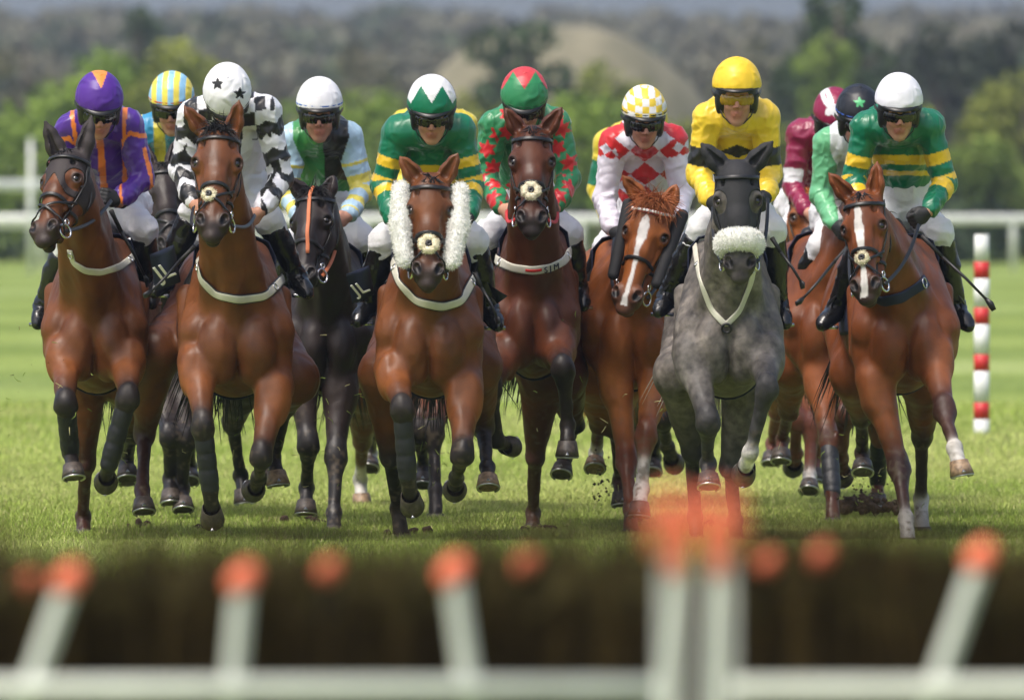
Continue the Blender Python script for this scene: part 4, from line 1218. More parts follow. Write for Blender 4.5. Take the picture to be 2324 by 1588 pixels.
        a = pc - dirv * .018 + upv * .032 + inn * .008; b = a + dirv * .028 + inn * .016 + upv * .008; e = b + dirv * .022 + inn * .012 - upv * .004
        hd_.cone(a, b, .0125, .011, .01, skin).cone(b, e, .0105, .009, .004, skin)
        hands.append((hd_, w_, dirv)); S.pr += hd_.pr
    V1, Q1 = mesh_sdf(S, .0115)
    ho = h0 + ff * .0
    reg = [(h0, .125)] + [(h_[1] + h_[2] * .05, .075) for h_ in hands]
    def inreg(X, g):
        m = np.zeros(X.shape[:-1], bool)
        for q, r in reg: m |= np.linalg.norm(X - q, axis=-1) < r + g
        return m
    V, Q = dropfaces(V1, Q1, lambda X: inreg(X, -.012))
    for q, r in reg:
        V2, Q2 = mesh_sdf(S, .0042 if r > .1 else .0045, lo=q - r - .02, hi=q + r + .02)
        V2, Q2 = dropfaces(V2, Q2, lambda X: np.linalg.norm(X - q, axis=-1) > r)
        V, Q = join2(V, Q, V2, Q2)
    Cc = S.colors(V, skin, .004)
    X = (V - h0) @ R / hs
    for sd in (-1, 1):      # brows and iris
        m = (np.clip((.006 - np.abs(X[:, 2] - .021 - .1 * (.03 - np.abs(X[:, 0] - .0)))) / .003, 0, 1) * (np.abs(X[:, 0] - .034 * sd) < .02) * (X[:, 1] > .05))[:, None]
        Cc = Cc * (1 - m * .6) + A(.06, .03, .015) * m * .6
        m = ((np.linalg.norm(X - A(.031 * sd, .082, .002), axis=1) < .0065))[:, None]; Cc = np.where(m, A(.02, .015, .01), Cc)
    Cc *= (1 + .08 * vnoise(V, 30, 3)[:, None])
    mk('body', V, Q, M['skin'], root, Cc)
    # jersey
    Jy = Sdf(); trunk(Jy, 1.02)
    for i in (0, 1):
        w2 = wr[i] - nrm(wr[i] - el_[i]) * .012
        limb(Jy, sh[i], el_[i], w2, .070, .058, .038, None, .022)
        Jy.ell(sh[i] + A(0, 0, .005), (.070, .08, .066), None, .03)
        Jy.cone(Hd(0, -.07, -.10) + A(0, .03, 0), sh[i] * .75 + neckb * .25, .066, .072, .04)
        Jy.cone(w2 + (el_[i] - w2) * .3, w2 + (el_[i] - w2) * .12, .052, .046, .02)
    Jy.cone(Hd(0, -.02, -.105), neckb, .064, .085, .04)
    Jy.ell(neckb + A(0, .15, .035), (.15, .14, .085), None, .06)
    base, fn = c['silk']
    waist = nrm(pel - ch)
    def cutw(X):
        return (X - (pel - waist * .16)) @ waist
    V, Q = mesh_sdf(Jy, .0062, cut=cutw)
    # local coordinates for the pattern
    x = nrm(sh[1] - sh[0]); dn = nrm(pel - (sh[0] + sh[1]) * .5)
    sx = (V - (sh[0] + sh[1]) * .5) @ x; sz = (sh[0][2] + sh[1][2]) * .5 - V[:, 2]; sy = V[:, 1] - (sh[0][1] + sh[1][1]) * .5
    da = []; ta = []; 
    for i in (0, 1):
        def seg(a, b):
            ab = b - a; tt = np.clip(((V - a) @ ab) / (ab @ ab), 0, 1); return np.linalg.norm(V - a - tt[:, None] * ab, axis=1), tt
        d1, t1 = seg(sh[i], el_[i]); d2, t2 = seg(el_[i], wr[i])
        l1 = np.linalg.norm(el_[i] - sh[i]); l2 = np.linalg.norm(wr[i] - el_[i])
        ta.append(np.where(d1 < d2, t1 * l1, l1 + t2 * l2)); da.append(np.minimum(d1, d2))
    tr = (sh[0] + sh[1]) * .5
    ab = pel - tr; tt = np.clip(((V - tr) @ ab) / (ab @ ab), -.2, 1); dt = np.linalg.norm((V - tr - tt[:, None] * ab) * A(.55, 1, 1), axis=1)
    arm = np.where(da[0] < da[1], -1, 1); am = np.minimum(da[0], da[1]); t_arm = np.where(arm < 0, ta[0], ta[1])
    isarm = (am < .095) & ((np.abs(sx) > np.linalg.norm(sh[1] - sh[0]) * .5 - .045 + .05 * np.clip(1 - t_arm / .12, 0, 1)))
    # angle round the sleeve (0 = facing front)
    ctrx = np.where(arm < 0, np.interp(t_arm, [0, .3, .6], [sh[0][0], el_[0][0], wr[0][0]]), np.interp(t_arm, [0, .3, .6], [sh[1][0], el_[1][0], wr[1][0]]))
    info = dict(x=sx, z=sz, y=sy, arm=isarm, side=arm, t=t_arm, ax=(V[:, 0] - ctrx), V=V, n=vnoise(V, 14, 5))
    Cc = np.tile(np.array(base, float), (len(V), 1))
    if fn is not None: Cc = fn(info, Cc)
    N = vnormals(V, Q)
    nz = vnoise(V + N * 0, 10, 21)
    # creases: across the sleeves, and drawn down the chest
    wr1 = np.abs(np.sin(t_arm * 58 + nz * 3.2 + V[:, 0] * 30)) ** .7 - .5
    wr2 = np.abs(np.sin(sx * 40 + sz * 14 + vnoise(V, 7, 22) * 3.5)) ** .7 - .5
    amp = np.where(isarm, .0065 * wr1 * (.4 + .6 * np.clip(t_arm * 3, 0, 1)), .006 * wr2)
    wv = V + np.stack([vnoise(V, 6, 51), vnoise(V, 6, 52), vnoise(V, 6, 53)], 1) * .05
    rid = (1 - np.sqrt(vnoise(wv * A(1, 1, .55), 11, 23) ** 2 + .004)) ** 5 * .011 + (1 - np.sqrt(vnoise(wv * A(1, 1, .7), 25, 24) ** 2 + .004)) ** 4 * .006
    V = V + N * (amp * (.5 + .5 * vnoise(V, 5, 25)) + rid - .004)[:, None]
    jo = mk('jersey', V, Q, M['silk'], root, Cc)
    for i in (0, 1):
        mb = MB(); dd = nrm(wr[i] - el_[i]); b = wr[i] - dd * .006
        mb.tube([b - dd * .018, b - dd * .008, b + dd * .006], [.040, .039, .034], 16); mb.build('cuff', M[c.get('cuff', 'helmet')], root)
    # collar
    mb = MB(); cc = Hd(0, -.008, -.118); ax = nrm(Hd(0, 0, -.05) - neckb); mb.torus(neckb + ax * .062 + A(0, -.012, 0), ax, .060, .013, 24, 8); mb.build('collar', M[c.get('collar', 'breech')], root)
    # gloves
    if c.get('gloves'):
        for h_ in hands:
            VV, QQ = mesh_sdf(h_[0], .0048, off=.0028); mk('glove', VV, QQ, M['glove'], root)
    # breeches
    Br = Sdf(); Br.ell(pel + A(0, .06, .0), (.17, .15, .14), None, .06)
    for i in (0, 1):
        Br.cone(pel + (kn[i] - pel) * .1, kn[i], .098, .064, .05).cone(kn[i], kn[i] + (an[i] - kn[i]) * .3, .062, .052, .03)
    Br.cone(pel - waist * .12, pel, .135, .15, .05)
    V, Q = mesh_sdf(Br, .010); N = vnormals(V, Q)
    V = V + N * (((1 - np.abs(vnoise(V, 12, 31))) ** 3 * .012 + (1 - np.abs(vnoise(V, 24, 32))) ** 3 * .006) - .004)[:, None]
    mk('breeches', V, Q, M['breech'], root)
    # boots with irons
    for i, sd in ((0, -1), (1, 1)):
        b = Sdf(); k_, a_, t_ = kn[i], an[i], to[i]
        top = k_ + (a_ - k_) * .12
        b.cone(top, k_ + (a_ - k_) * .45, .064, .062, .01).cone(k_ + (a_ - k_) * .45, a_, .060, .040, .02)
        fd = nrm(t_ - a_); heel = a_ - A(0, 0, .03) - fd * A(1, 1, 0) * .05
        b.cone(a_, heel, .042, .034, .02); b.cone(a_ - A(0, 0, .015), t_ - fd * .03, .043, .036, .02); b.cone(t_ - fd * .05, t_, .036, .028, .015)
        V, Q = mesh_sdf(b, .0075, cut=lambda X: -((X - top) @ nrm(a_ - k_)))
        N = vnormals(V, Q); near = np.clip(1 - np.linalg.norm(V - a_, axis=1) / .13, 0, 1)
        V = V + N * ((np.abs(np.sin((V - a_) @ nrm(a_ - k_) * 75 + vnoise(V, 18) * 2)) - .5) * .008 * near + (1 - np.abs(vnoise(V, 16, 8))) ** 3 * .005)[:, None]
        bo = mk('boot', V, Q, M['boots'], root)
        mb = MB(); lt = nrm(np.cross(fd, A(0, 0, 1)))
        so_ = A(0, 0, -.034)
        mb.tube([heel + A(0, 0, -.028) , a_ - A(0, 0, .058), t_ + A(0, 0, -.026) - fd * .03, t_ + fd * .012 + A(0, 0, -.012)], [.036, .036, .036, .02], 10, flat=.3, nor=[A(0, 0, 1)] * 4)
        mk('sole', np.concatenate(mb.V), mb.F, M['leather'], bo, org=np.array(root.location))
        ic = a_ * .45 + t_ * .55
        mb = MB(); ar = [ic + lt * .056 * math.cos(g) + A(0, 0, 1) * (.115 * max(math.sin(g), 0) - .048) for g in np.linspace(0, math.pi, 16)]
        mb.tube([ar[0] + A(0, 0, 0)] + ar, .0065, 6); mb.tube([ar[0], ar[-1]], .011, 6)
        pts = [ar[8] + A(0, 0, .0), k_ * .5 + a_ * .5 + lt * .0 + A(-.035 * sd, .02, 0), k_ * .8 + pel * .2 + A(-.05 * sd, 0, -.02)]
        ho_ = c['horse']['_root'] if c.get('horse') else root
        mb.build('stirrup_iron', M['metal'], ho_)
        mb = MB(); mb.strap([pts[0], pts[1] * .5 + pts[0] * .5, pts[1], pts[2]], [A(sd, -.3, 0)] * 4, .026, .006); mb.build('stirrup_leather', M['leather'], ho_)
    # helmet
    dome = Sdf(); dome.ell(Hd(0, -.018, .062), A(.107, .132, .112) * hs, R, .02).ell(Hd(0, -.012, .045), A(.109, .130, .085) * hs, R, .02)
    cutd = lambda X: -(((X - h0) @ R)[..., 2] - (.040 * hs + ((X - h0) @ R)[..., 1] * .10))
    V, Q = mesh_sdf(dome, .005, cut=cutd)
    X = (V - h0) @ R / hs
    cb, cf = c['cap']; Cc = np.tile(np.array(cb, float), (len(V), 1))
    ang = np.arctan2(X[:, 0], X[:, 1] + .018); up = X[:, 2]
    if cf is not None: Cc = cf(dict(a=ang, u=up, x=X[:, 0], f=X[:, 1], V=V), Cc)
    N = vnormals(V, Q)
    V = V + N * ((1 - np.abs(vnoise(V * A(1, 1, 2.2), 13, 41))) ** 4 * .0008 + np.abs(np.sin(ang * 9 + vnoise(V, 12) * 2)) ** 1.0 * -.0022 * np.clip((.09 - up) / .05, 0, 1) + .001)[:, None]
    cp = mk('helmet', V, Q, M['cap'], root, Cc)
    mb = MB(); mb.torus(Hd(0, -.018, .172), uu, .007, .007, 10, 6); mk('button', np.concatenate(mb.V), mb.F, M['cap'], cp, np.tile(Cc[np.argmax(up)], (60, 1)), org=np.array(root.location))
    if c.get('band'):
        mb = MB(); pts = [Hd(.1110 * math.sin(g), -.018 + .1345 * math.cos(g), .054 + .012 * math.cos(g)) for g in np.linspace(-2.2, 2.2, 40)]
        mb.strap(pts, [rr * math.sin(g) + ff * math.cos(g) for g in np.linspace(-2.2, 2.2, 40)], .009, .003)
        m_ = cmat('cap_band', c['band'], .5); mk('band', np.concatenate(mb.V), mb.F, m_, cp, org=np.array(root.location))
    # peak
    VV = []; n = 26
    for lay, off in ((0, 0), (1, -.006)):
        for i in range(n):
            g = -1.25 + 2.5 * i / (n - 1)
            for q in (0, .5, 1):
                rad = 1 + q * .24 * math.cos(g * .95)
                VV.append(Hd(.106 * math.sin(g) * (1 + .04 * q), -.018 + .130 * math.cos(g) * rad, .052 + .010 * math.cos(g) - q * .014 * math.cos(g) + off))
    F = []; m0 = n * 3
    for i in range(n - 1):
        for q in (0, 1):
            a = i * 3 + q; F += [(a, a + 1, a + 4, a + 3), (a + m0, a + 3 + m0, a + 4 + m0, a + 1 + m0)]
        a = i * 3 + 2; F.append((a, a + m0, a + 3 + m0, a + 3)); a = i * 3; F.append((a, a + 3, a + 3 + m0, a + m0))
    F += [(0, m0, 1 + m0, 1), (1, 1 + m0, 2 + m0, 2)]; a = (n - 1) * 3; F += [(a, a + 1, a + 1 + m0, a + m0), (a + 1, a + 2, a + 2 + m0, a + 1 + m0)]
    mk('peak', VV, F, M['helmet'], cp, org=np.array(root.location))
    # harness shell over ears and back of the head
    hp = Sdf(); hp.ell(Hd(0, -.022, .01), A(.096, .112, .118) * hs, R, .02)
    for sd in (-1, 1): hp.ell(Hd(.080 * sd, .0, -.030), (.020, .042, .058), R, .02)
    hp.ell(Hd(0, .105, -.055), A(.062, .115, .11) * hs, R, .012, op='-')
    V, Q = mesh_sdf(hp, .007, cut=lambda X: np.maximum(((X - h0) @ R)[..., 2] - .05, -.105 - ((X - h0) @ R)[..., 2])); mk('harness', V, Q, M['helmet'], cp, org=np.array(root.location))
    mb = MB()
    for sd in (-1, 1):
        mb.strap([Hd(.082 * sd, .022, -.045), Hd(.062 * sd, .045, -.085), Hd(.030 * sd, .058, -.115), Hd(0, .060, -.121)], [rr * sd * .8 + ff * .5, rr * sd + ff * .2 - uu * .3, rr * sd * .5 - uu, -uu], .013, .004)
    mk('chin_strap', np.concatenate(mb.V), mb.F, M['helmet'], cp, org=np.array(root.location))
    # goggles
    if c.get('goggles', 1):
        gg = Sdf()
        for i in range(-4, 5):
            g = i * .22; rx = .083 * math.sin(g); rf = .090 * math.cos(g) + .004
            gg.ell(Hd(rx, rf + .001, -.001 - abs(i) * .0005), A(.015, .010, .0290 if i else .0215), R, .008)
        V, Q = mesh_sdf(gg, .0042); g_ = mk('goggles', V, Q, M['amber' if c.get('goggles') == 'amber' else 'goggle'], root)
        mb = MB()
        for sd in (-1, 1): mb = MB(); mb.strap([Hd(.075 * sd, .045, .004), Hd(.098 * sd, .01, .006), Hd(.110 * sd, -.05, .01)], [rr * sd] * 3, .022, .004); mk('goggle_strap', np.concatenate(mb.V), mb.F, M['helmet'], g_, org=np.array(root.location))
    c['_hands'] = hands; c['_wr'] = wr
    return root

def whip(a, b, label):
    """a, b = world points of handle end and tip"""
    mb = MB(); r = empty('whip', tuple(a)); tag(r, label, 'whip', 'whips carried by the jockeys')
    d = b - a; s_ = np.cross(nrm(d), A(0, 1, 0)) * .01
    mb.tube([a, a + d * .1, a + d * .28], [.013, .0105, .010], 8); mb.build('grip', M['glove'], r)
    mb = MB(); mb.tube([a + d * .28, a + d * .6 + s_, a + d * .86 + s_], [.0085, .0075, .0065], 8); mb.build('shaft', M['leather'], r)
    mb = MB(); mb.tube([a + d * .86 + s_, a + d * .93 + s_, b], [.008, .017, .013], 8, flat=.4); mb.build('flap', M['leather'], r)
    return r

# ------------------------------------------------------------------ silks
def star(x, y, cx, cy, r, n=5, inner=.42, rot=0.):
    dx, dy = x - cx, y - cy; q = np.hypot(dx, dy); a = np.arctan2(dx, dy) + rot
    a = np.abs(((a / (2 * math.pi / n) + .5) % 1) - .5) * 2
    return q < r * (1 - (1 - inner) * a ** .8)
def put(C, m, c): C[m] = c; return C
GRN, YEL, WHT, RED, BLK = (.0, .16, .075), (.80, .52, .02), (.78, .78, .80), (.62, .02, .025), (.012, .012, .013)
def s_purple(i, C):
    o = (.85, .22, .03)
    C = put(C, ~i['arm'] & (np.abs(i['x']) < .017), o)
    C = put(C, ~i['arm'] & (np.abs(np.abs(i['x']) - (.125 - i['z'] * .08)) < .011) & (i['z'] > -.1), o)
    C = put(C, i['arm'] & (np.abs(i['t'] - .03 - np.abs(i['ax']) * .6) < .014), o)
    C = put(C, i['arm'] & (np.abs(i['ax'] * i['side'] - .048) < .009) & (i['t'] > .12), o)
    return C
def s_blackstars(i, C):
    t = i['t'] + i['n'] * .012 + .035 * np.abs(((i['ax'] + .01) / .09 % 1) - .5) * 2
    k = np.floor(t / .068).astype(int)
    C = put(C, i['arm'] & (k % 2 == 1), BLK)
    m = i['arm'] & (k % 2 == 0) & (np.abs(i['ax'] + .02) < .02) ; C = put(C, m & (i['n'] > .25), BLK)
    q = (np.floor((i['x'] + .5) / .07) + np.floor((i['z'] + .5 + i['x'] * .2) / .065)).astype(int)
    C = put(C, ~i['arm'] & (q % 2 == 0) & (i['z'] < .13), BLK)
    return C
def s_striped(i, C):
    k = np.floor((i['x'] + .5 + .03) / .062).astype(int)
    C = put(C, ~i['arm'] & (k % 2 == 0), (.04, .28, .52))
    C = put(C, i['arm'] & (np.abs(i['ax']) < .018), (.45, .65, .78))
    return C
def s_greenblack(i, C):
    C = put(C, ~i['arm'] & (i['x'] > .01) & (i['z'] < .22), BLK)
    C = put(C, i['arm'], (.42, .60, .74))
    k = np.floor((i['t'] + .01) / .052).astype(int)
    C = put(C, i['arm'] & (k % 2 == 0) & (i['t'] > .13) & (i['t'] < .52), (.72, .62, .10))
    return C
def bands(i, C, zs, ts):
    for a, b in zs: C = put(C, ~i['arm'] & (i['z'] + .25 * np.abs(i['x']) ** 1.2 * 0 > a) & (i['z'] < b), YEL)
    for a, b in ts: C = put(C, i['arm'] & (i['t'] > a) & (i['t'] < b), YEL)
    return C
s_hoops = lambda i, C: bands(i, C, [(.165, .20), (.235, .255)], [(.125, .175), (.225, .262), (.315, .365)])
s_hoops2 = lambda i, C: bands(i, C, [(.14, .185), (.215, .24)], [(.135, .195), (.255, .29), (.335, .40)])
def s_redstars(i, C):
    rs = np.random.RandomState(5)
    for sd in (-1, 1):
        for k in range(7):
            m = star(i['ax'], i['t'], (-.02 if k % 2 else .025), .03 + k * .088, .050, 6, .5, k)
            C = put(C, i['arm'] & (i['side'] == sd) & m, RED)
    for k in range(10):
        m = star(i['x'], i['z'], rs.uniform(-.16, .16), -.05 + .045 * k, .046, 6, .5, k); C = put(C, ~i['arm'] & m, RED)
    return C
def s_diamond(i, C):
    q = np.floor((i['x'] * 1.0 + i['z'] * 1.25 + 1 + .07) / .15) ; p = np.floor((i['x'] * -1.0 + i['z'] * 1.25 + 1 + .07) / .15)
    C = put(C, ~i['arm'] & ((q + p) % 2 == 0) & (np.abs(i['x']) < .2), RED)
    C = put(C, i['arm'] & (i['t'] < .075) & ((np.floor((i['ax'] + i['t'] + 1) / .06) + np.floor((i['ax'] - i['t'] + 1) / .06)) % 2 == 0), RED)
    return C
def s_yellow(i, C):
    C = put(C, i['arm'] & (i['t'] > .145) & (i['t'] < .235), BLK)
    zz = i['z'] + .022 * np.abs(((i['x'] / .085 + .5) % 1) - .5) * 2
    C = put(C, ~i['arm'] & (np.abs(i['z'] - .165) < .030 * (np.abs(((i['x'] / .16) % 1) - .5) * 2 + .08)), BLK)
    return C
def s_maroon(i, C):
    C = put(C, i['arm'] & (i['t'] > .19) & (i['t'] < .27), WHT); return C
def s_pale(i, C):
    C = put(C, ~i['arm'] & (np.abs(i['x']) < .14), (.70, .74, .74)); return C
def c_peakV(colr, lo=.112, per=2.0, sl=.085):
    def f(i, C):
        z = np.abs(((i['a'] / (math.pi / per) + .5) % 1) - .5) * 2
        return put(C, (i['u'] > lo + sl * z) & ((np.abs(i['a']) < math.pi / per * .5) | (i['u'] > .158)), colr)
    return f
def c_bigV(colr):
    def f(i, C):
        z = np.abs(((i['a'] / (math.pi / 2.6) + .5) % 1) - .5) * 2
        return put(C, i['u'] > .088 + (.075 * z - .03), colr)
    return f
def c_zig(colr, v0, h, per, tilt, xmax=9, rim=0):
    ct, st = math.cos(math.radians(tilt)), math.sin(math.radians(tilt))
    def f(i, C):
        v = i['u'] * ct - i['f'] * st; z = np.abs(((i['x'] / per + .5) % 1) - .5) * 2
        front = i['f'] * ct + i['u'] * st > .0
        return put(C, ((v > v0 + h * z) & (np.abs(i['x']) < xmax)) | ~front, colr)
    return f
def c_stripe(i, C):
    k = np.floor((i['x'] + .5 + .014) / .028).astype(int); return put(C, (k % 2 == 0) & (i['u'] > .052), (.30, .58, .82))
def c_stars(colr, pts, tilt=0):
    def f(i, C):
        for (cx, cy, r) in pts:
            C = put(C, star(i['x'], i['u'] * math.cos(math.radians(tilt)) - i['f'] * math.sin(math.radians(tilt)), cx, cy, r) & (i['f'] * math.cos(math.radians(tilt)) + i['u'] * math.sin(math.radians(tilt)) > .02), colr)
        return C
    return f
def c_check(i, C):
    k = np.floor((i['x'] + .5) / .034) + np.floor((i['u'] + .5) / .032); return put(C, (k % 2 == 0) & (i['u'] > .055), (.80, .58, .05))
def c_maroon(i, C):
    return put(C, star(i['x'], i['u'], -.05, .13, .05), WHT)
# ------------------------------------------------------------------ the field
h1 = dict(coat='bay', label='bay horse in a dark mesh hood turning its head left, leftmost of the field', D=56.6, cx=218, belly=895, hw=108, rump=238,
    poll=(155, 345, -.30), muz=(92, 552), ears=((93, 252), (210, 254)), eardy=0, turn=-27, hood='mesh', earcol=(.028, .02, .02), pad=0,
    FL=dict(p=[(148, 800), (149, 915), (160, 1030), (168, 1083)], s='-+-', wrap=1), FR=dict(p=[(287, 810), (290, 900), (247, 1055), (240, 1095)], s='-++', wrap=1),
    HL=dict(p=[(190, 850), (193, 1050), (189, 1160), (188, 1212)], s='++-', plant=1, col=(.06, .02, .012)), HR=dict(p=[(290, 860), (300, 980), (288, 1040), (290, 1085)], s='++-'),
    straps=[dict(p=[(140, 570), (148, 600), (175, 618), (210, 622), (250, 610), (276, 588), (285, 560)], w=.036)], hands=(None, (252, 455, .0)))
h2 = dict(coat='bay', label='bay horse with a small cream nose fleece, ridden by the star capped rider', D=56.0, cx=534, belly=905, hw=121, rump=512,
    poll=(497, 290, -.30), muz=(480, 545), ears=((417, 240), (543, 227)), turn=-3, hs=1.07, forelock='tuft', tuft=1.0, pad='small', padt=12,
    FL=dict(p=[(448, 820), (460, 965), (477, 1110), (482, 1180)], s='-++', wrap=1), FR=dict(p=[(622, 880), (592, 1035), (588, 1085), (575, 1112)], s='-++'),
    HL=dict(p=[(352, 800), (328, 985), (323, 1110), (327, 1160)], s='+--', col=(.05, .02, .012)), HR=dict(p=[(668, 860), (648, 920), (622, 1040), (632, 1100)], s='++-', pale=1),
    straps=[dict(p=[(430, 590), (440, 640), (475, 675), (530, 686), (590, 678), (622, 645), (632, 610)], w=.040, edge=1)], hands=((440, 470, -.0), (578, 488, -.0)),
    flaps=[dict(p=[(340, 578, .35), (395, 555, .3), (410, 640, .4), (352, 662, .5)], text='JL', size=.13)])
h3 = dict(coat='black', label='black horse with an orange strap down its face, ridden by the plain white cap', D=59.0, cx=745, belly=900, hw=88, rump=752,
    poll=(712, 430, -.25), muz=(683, 662), ears=((655, 405), (757, 400)), turn=-22, forelock='tuft', tuft=.9, nose='none', pad=0,
    FL=dict(p=[(682, 840), (700, 1008), (696, 1108), (694, 1165)], s='-+-'), FR=dict(p=[(772, 870), (762, 1034), (758, 1150), (757, 1190)], s='---', plant=1),
    HL=dict(p=[(560, 860), (528, 960), (546, 1080), (556, 1140)], s='++-'), HR=dict(p=[(640, 850), (625, 960), (610, 1050), (600, 1090)], s='++-'),
    hands=(None, (770, 505, .0)), rein='orangeweb', facestrap=1)
h3b = dict(coat='black', label='black horse mostly hidden between the purple rider and the star capped rider', D=60.6, cx=378, belly=880, hw=80, rump=385,
    poll=(368, 372, -.2), muz=(392, 590), ears=None, turn=8, pad=0,
    FL=dict(p=[(372, 860), (385, 990), (386, 1090), (388, 1140)], s='-+-'), FR=dict(p=[(412, 860), (420, 1000), (414, 1110), (416, 1155)], s='-+-'),
    HL=dict(p=[(330, 860), (290, 980), (285, 1060), (290, 1090)], s='++-'), HR=dict(p=[(420, 860), (430, 980), (432, 1060), (430, 1090)], s='++-'))
h4 = dict(coat='bay', label='bay horse with white sheepskin rolls on both cheeks and cream nose pad', D=55.7, cx=976, belly=905, hw=110, rump=990,
    poll=(978, 398, -.25), muz=(970, 655), ears=((907, 355), (1040, 347)), cheeks='sheep', pad='big',
    FL=dict(p=[(893, 840), (913, 926), (925, 1082), (936, 1150)], s='-++', wrap=1), FR=dict(p=[(1052, 880), (1050, 1030), (1035, 1085), (1032, 1112)], s='-++'),
    HL=dict(p=[(870, 850), (886, 1034), (903, 1140), (915, 1212)], s='++-', plant=1), HR=dict(p=[(1082, 830), (1097, 970), (1106, 1058), (1108, 1105)], s='+--', pale=1),
    straps=[dict(p=[(880, 590), (898, 645), (940, 690), (1000, 703), (1045, 690), (1072, 640), (1078, 600)], w=.042, edge=1)], hands=((905, 540, -.1), (1060, 520, -.1)),
    flaps=[dict(p=[(785, 622, .4), (838, 602, .35), (850, 668, .45), (800, 690, .55)], text='JL', size=.11), dict(p=[(1105, 640, .4), (1125, 655, .35), (1152, 672, .45), (1128, 690, .5)])])
h5 = dict(coat='darkbay', label='dark bay horse with red reins and a lettered white breast strap', D=57.6, cx=1213, belly=862, hw=88, rump=1215,
    poll=(1208, 290, -.25), muz=(1206, 535), ears=((1146, 245), (1276, 243)), turn=0, pad='big', padh=.01, padt=2,
    FL=dict(p=[(1148, 800), (1113, 878), (1128, 1000), (1160, 1012)], s='-++'), FR=dict(p=[(1262, 780), (1278, 835), (1289, 965), (1287, 1035)], s='-+-', thick=1.02),
    HL=dict(p=[(1230, 850), (1214, 1034), (1210, 1150), (1209, 1205)], s='++-', plant=1, col=(.05, .018, .012)), HR=dict(p=[(1280, 850), (1300, 960), (1282, 1040), (1274, 1075)], s='++-'),
    straps=[dict(p=[(1108, 560), (1125, 595), (1165, 612), (1210, 618), (1250, 612), (1285, 595), (1300, 570)], w=.046, text='S J M', tx=1249)], hands=((1150, 478, .05), (1265, 480, .05)), rein='redweb')
h6 = dict(coat='chestnut', label='chestnut horse with a white blaze and red beaded browband', D=58.4, cx=1432, belly=888, hw=104, rump=1400,
    poll=(1487, 450, -.25), muz=(1412, 712), ears=((1412, 398), (1535, 420)), turn=-16, forelock='tuft', tuft=1.3, beads=1, nose='plain', pad=0, cheeks='dark', hs=1.06,
    blaze=[(.10, .0, .0), (.13, .0, .024), (.20, .0, .030), (.26, .0, .016), (.40, .005, .011), (.52, .0, .015), (.56, 0, .02)],
    FL=dict(p=[(1395, 830), (1422, 1045), (1430, 1140), (1433, 1185)], s='---', plant=1, col=(.16, .042, .014)), FR=dict(p=[(1492, 860), (1466, 985), (1455, 1110), (1450, 1170)], s='---', col=(.15, .045, .016), sock=2),
    HL=dict(p=[(1345, 850), (1360, 960), (1352, 1030), (1350, 1062)], s='++-', sock=2, pale=1, col=(.12, .04, .015)), HR=dict(p=[(1410, 860), (1398, 970), (1408, 1090), (1412, 1145)], s='++-', col=(.05, .02, .01)),
    hands=((1395, 540, .05), (1530, 540, .05)))
h7 = dict(coat='grey', label='dappled grey horse in a black hood with a white sheepskin noseband', D=55.4, cx=1652, belly=905, hw=110, rump=1640,
    poll=(1672, 372, -.30), muz=(1680, 640), ears=((1593, 328), (1752, 323)), turn=0, hood='full', nose='sheep', earcol=(.014, .014, .016), hs=1.0, forelock='none', tailx=-.12,
    FL=dict(p=[(1570, 800), (1607, 956), (1607, 1053), (1609, 1103)], s='-+-'), FR=dict(p=[(1735, 800), (1741, 880), (1702, 1027), (1687, 1078)], s='-++', sock=1),
    HL=dict(p=[(1540, 850), (1570, 1020), (1578, 1160), (1582, 1212)], s='++-', plant=1), HR=dict(p=[(1695, 860), (1658, 1060), (1668, 1170), (1672, 1215)], s='++-', plant=1),
    straps=[dict(p=[(1590, 560), (1598, 640), (1625, 710), (1658, 745), (1690, 712), (1718, 640), (1726, 560)], w=.030, ring=1)], hands=((1618, 470, -.05), (1742, 450, -.05)))
h8 = dict(coat='redbay', label='light bay horse running behind and between the grey and the far right horse', D=60.4, cx=1872, belly=868, hw=88, rump=1835,
    poll=(1985, 400, -.1), muz=(2052, 560), ears=None, turn=28, pad=0,
    FL=dict(p=[(1862, 840), (1881, 997), (1889, 1105), (1893, 1160)], s='---', plant=1, wrap=1), FR=dict(p=[(1935, 840), (1920, 940), (1909, 1040), (1912, 1082)], s='-++'),
    HL=dict(p=[(1795, 830), (1790, 930), (1775, 1000), (1772, 1045)], s='++-', col=(.08, .03, .02)), HR=dict(p=[(1960, 850), (1995, 990), (1992, 1095), (1990, 1150)], s='++-', wrap=1, col=(.15, .05, .03)))
h9 = dict(coat='redbay', label='bright bay horse with a broad white blaze and cream nose fleece, rightmost of the field', D=56.8, cx=2048, belly=895, hw=112, rump=1990,
    poll=(1955, 438, -.28), muz=(1967, 688), ears=((1880, 392), (1991, 366)), turn=-14, pad='small', padh=.01,
    blaze=[(.08, -.01, .0), (.11, -.01, .020), (.2, -.008, .026), (.28, -.004, .020), (.40, .0, .014), (.52, .0, .018), (.57, -.01, .02)],
    FL=dict(p=[(1985, 860), (2040, 1058), (2056, 1160), (2062, 1205)], s='---', plant=1, sock=1, col=(.05, .02, .014)), FR=dict(p=[(2118, 800), (2143, 930), (2166, 1015), (2184, 1078)], s='---', sock=1, col=(.06, .025, .018), pale=1),
    HL=dict(p=[(1940, 850), (1955, 945), (1957, 1030), (1958, 1070)], s='++-', col=(.03, .015, .01)), HR=dict(p=[(2097, 860), (2093, 990), (2090, 1120), (2093, 1172)], s='++-', plant=1, sock=1, col=(.03, .015, .01)),
    straps=[dict(p=[(1985, 672), (2020, 690), (2065, 680), (2105, 655), (2125, 640)], w=.062, m='navy')], hands=((1935, 520, .0), (2085, 510, .0)))
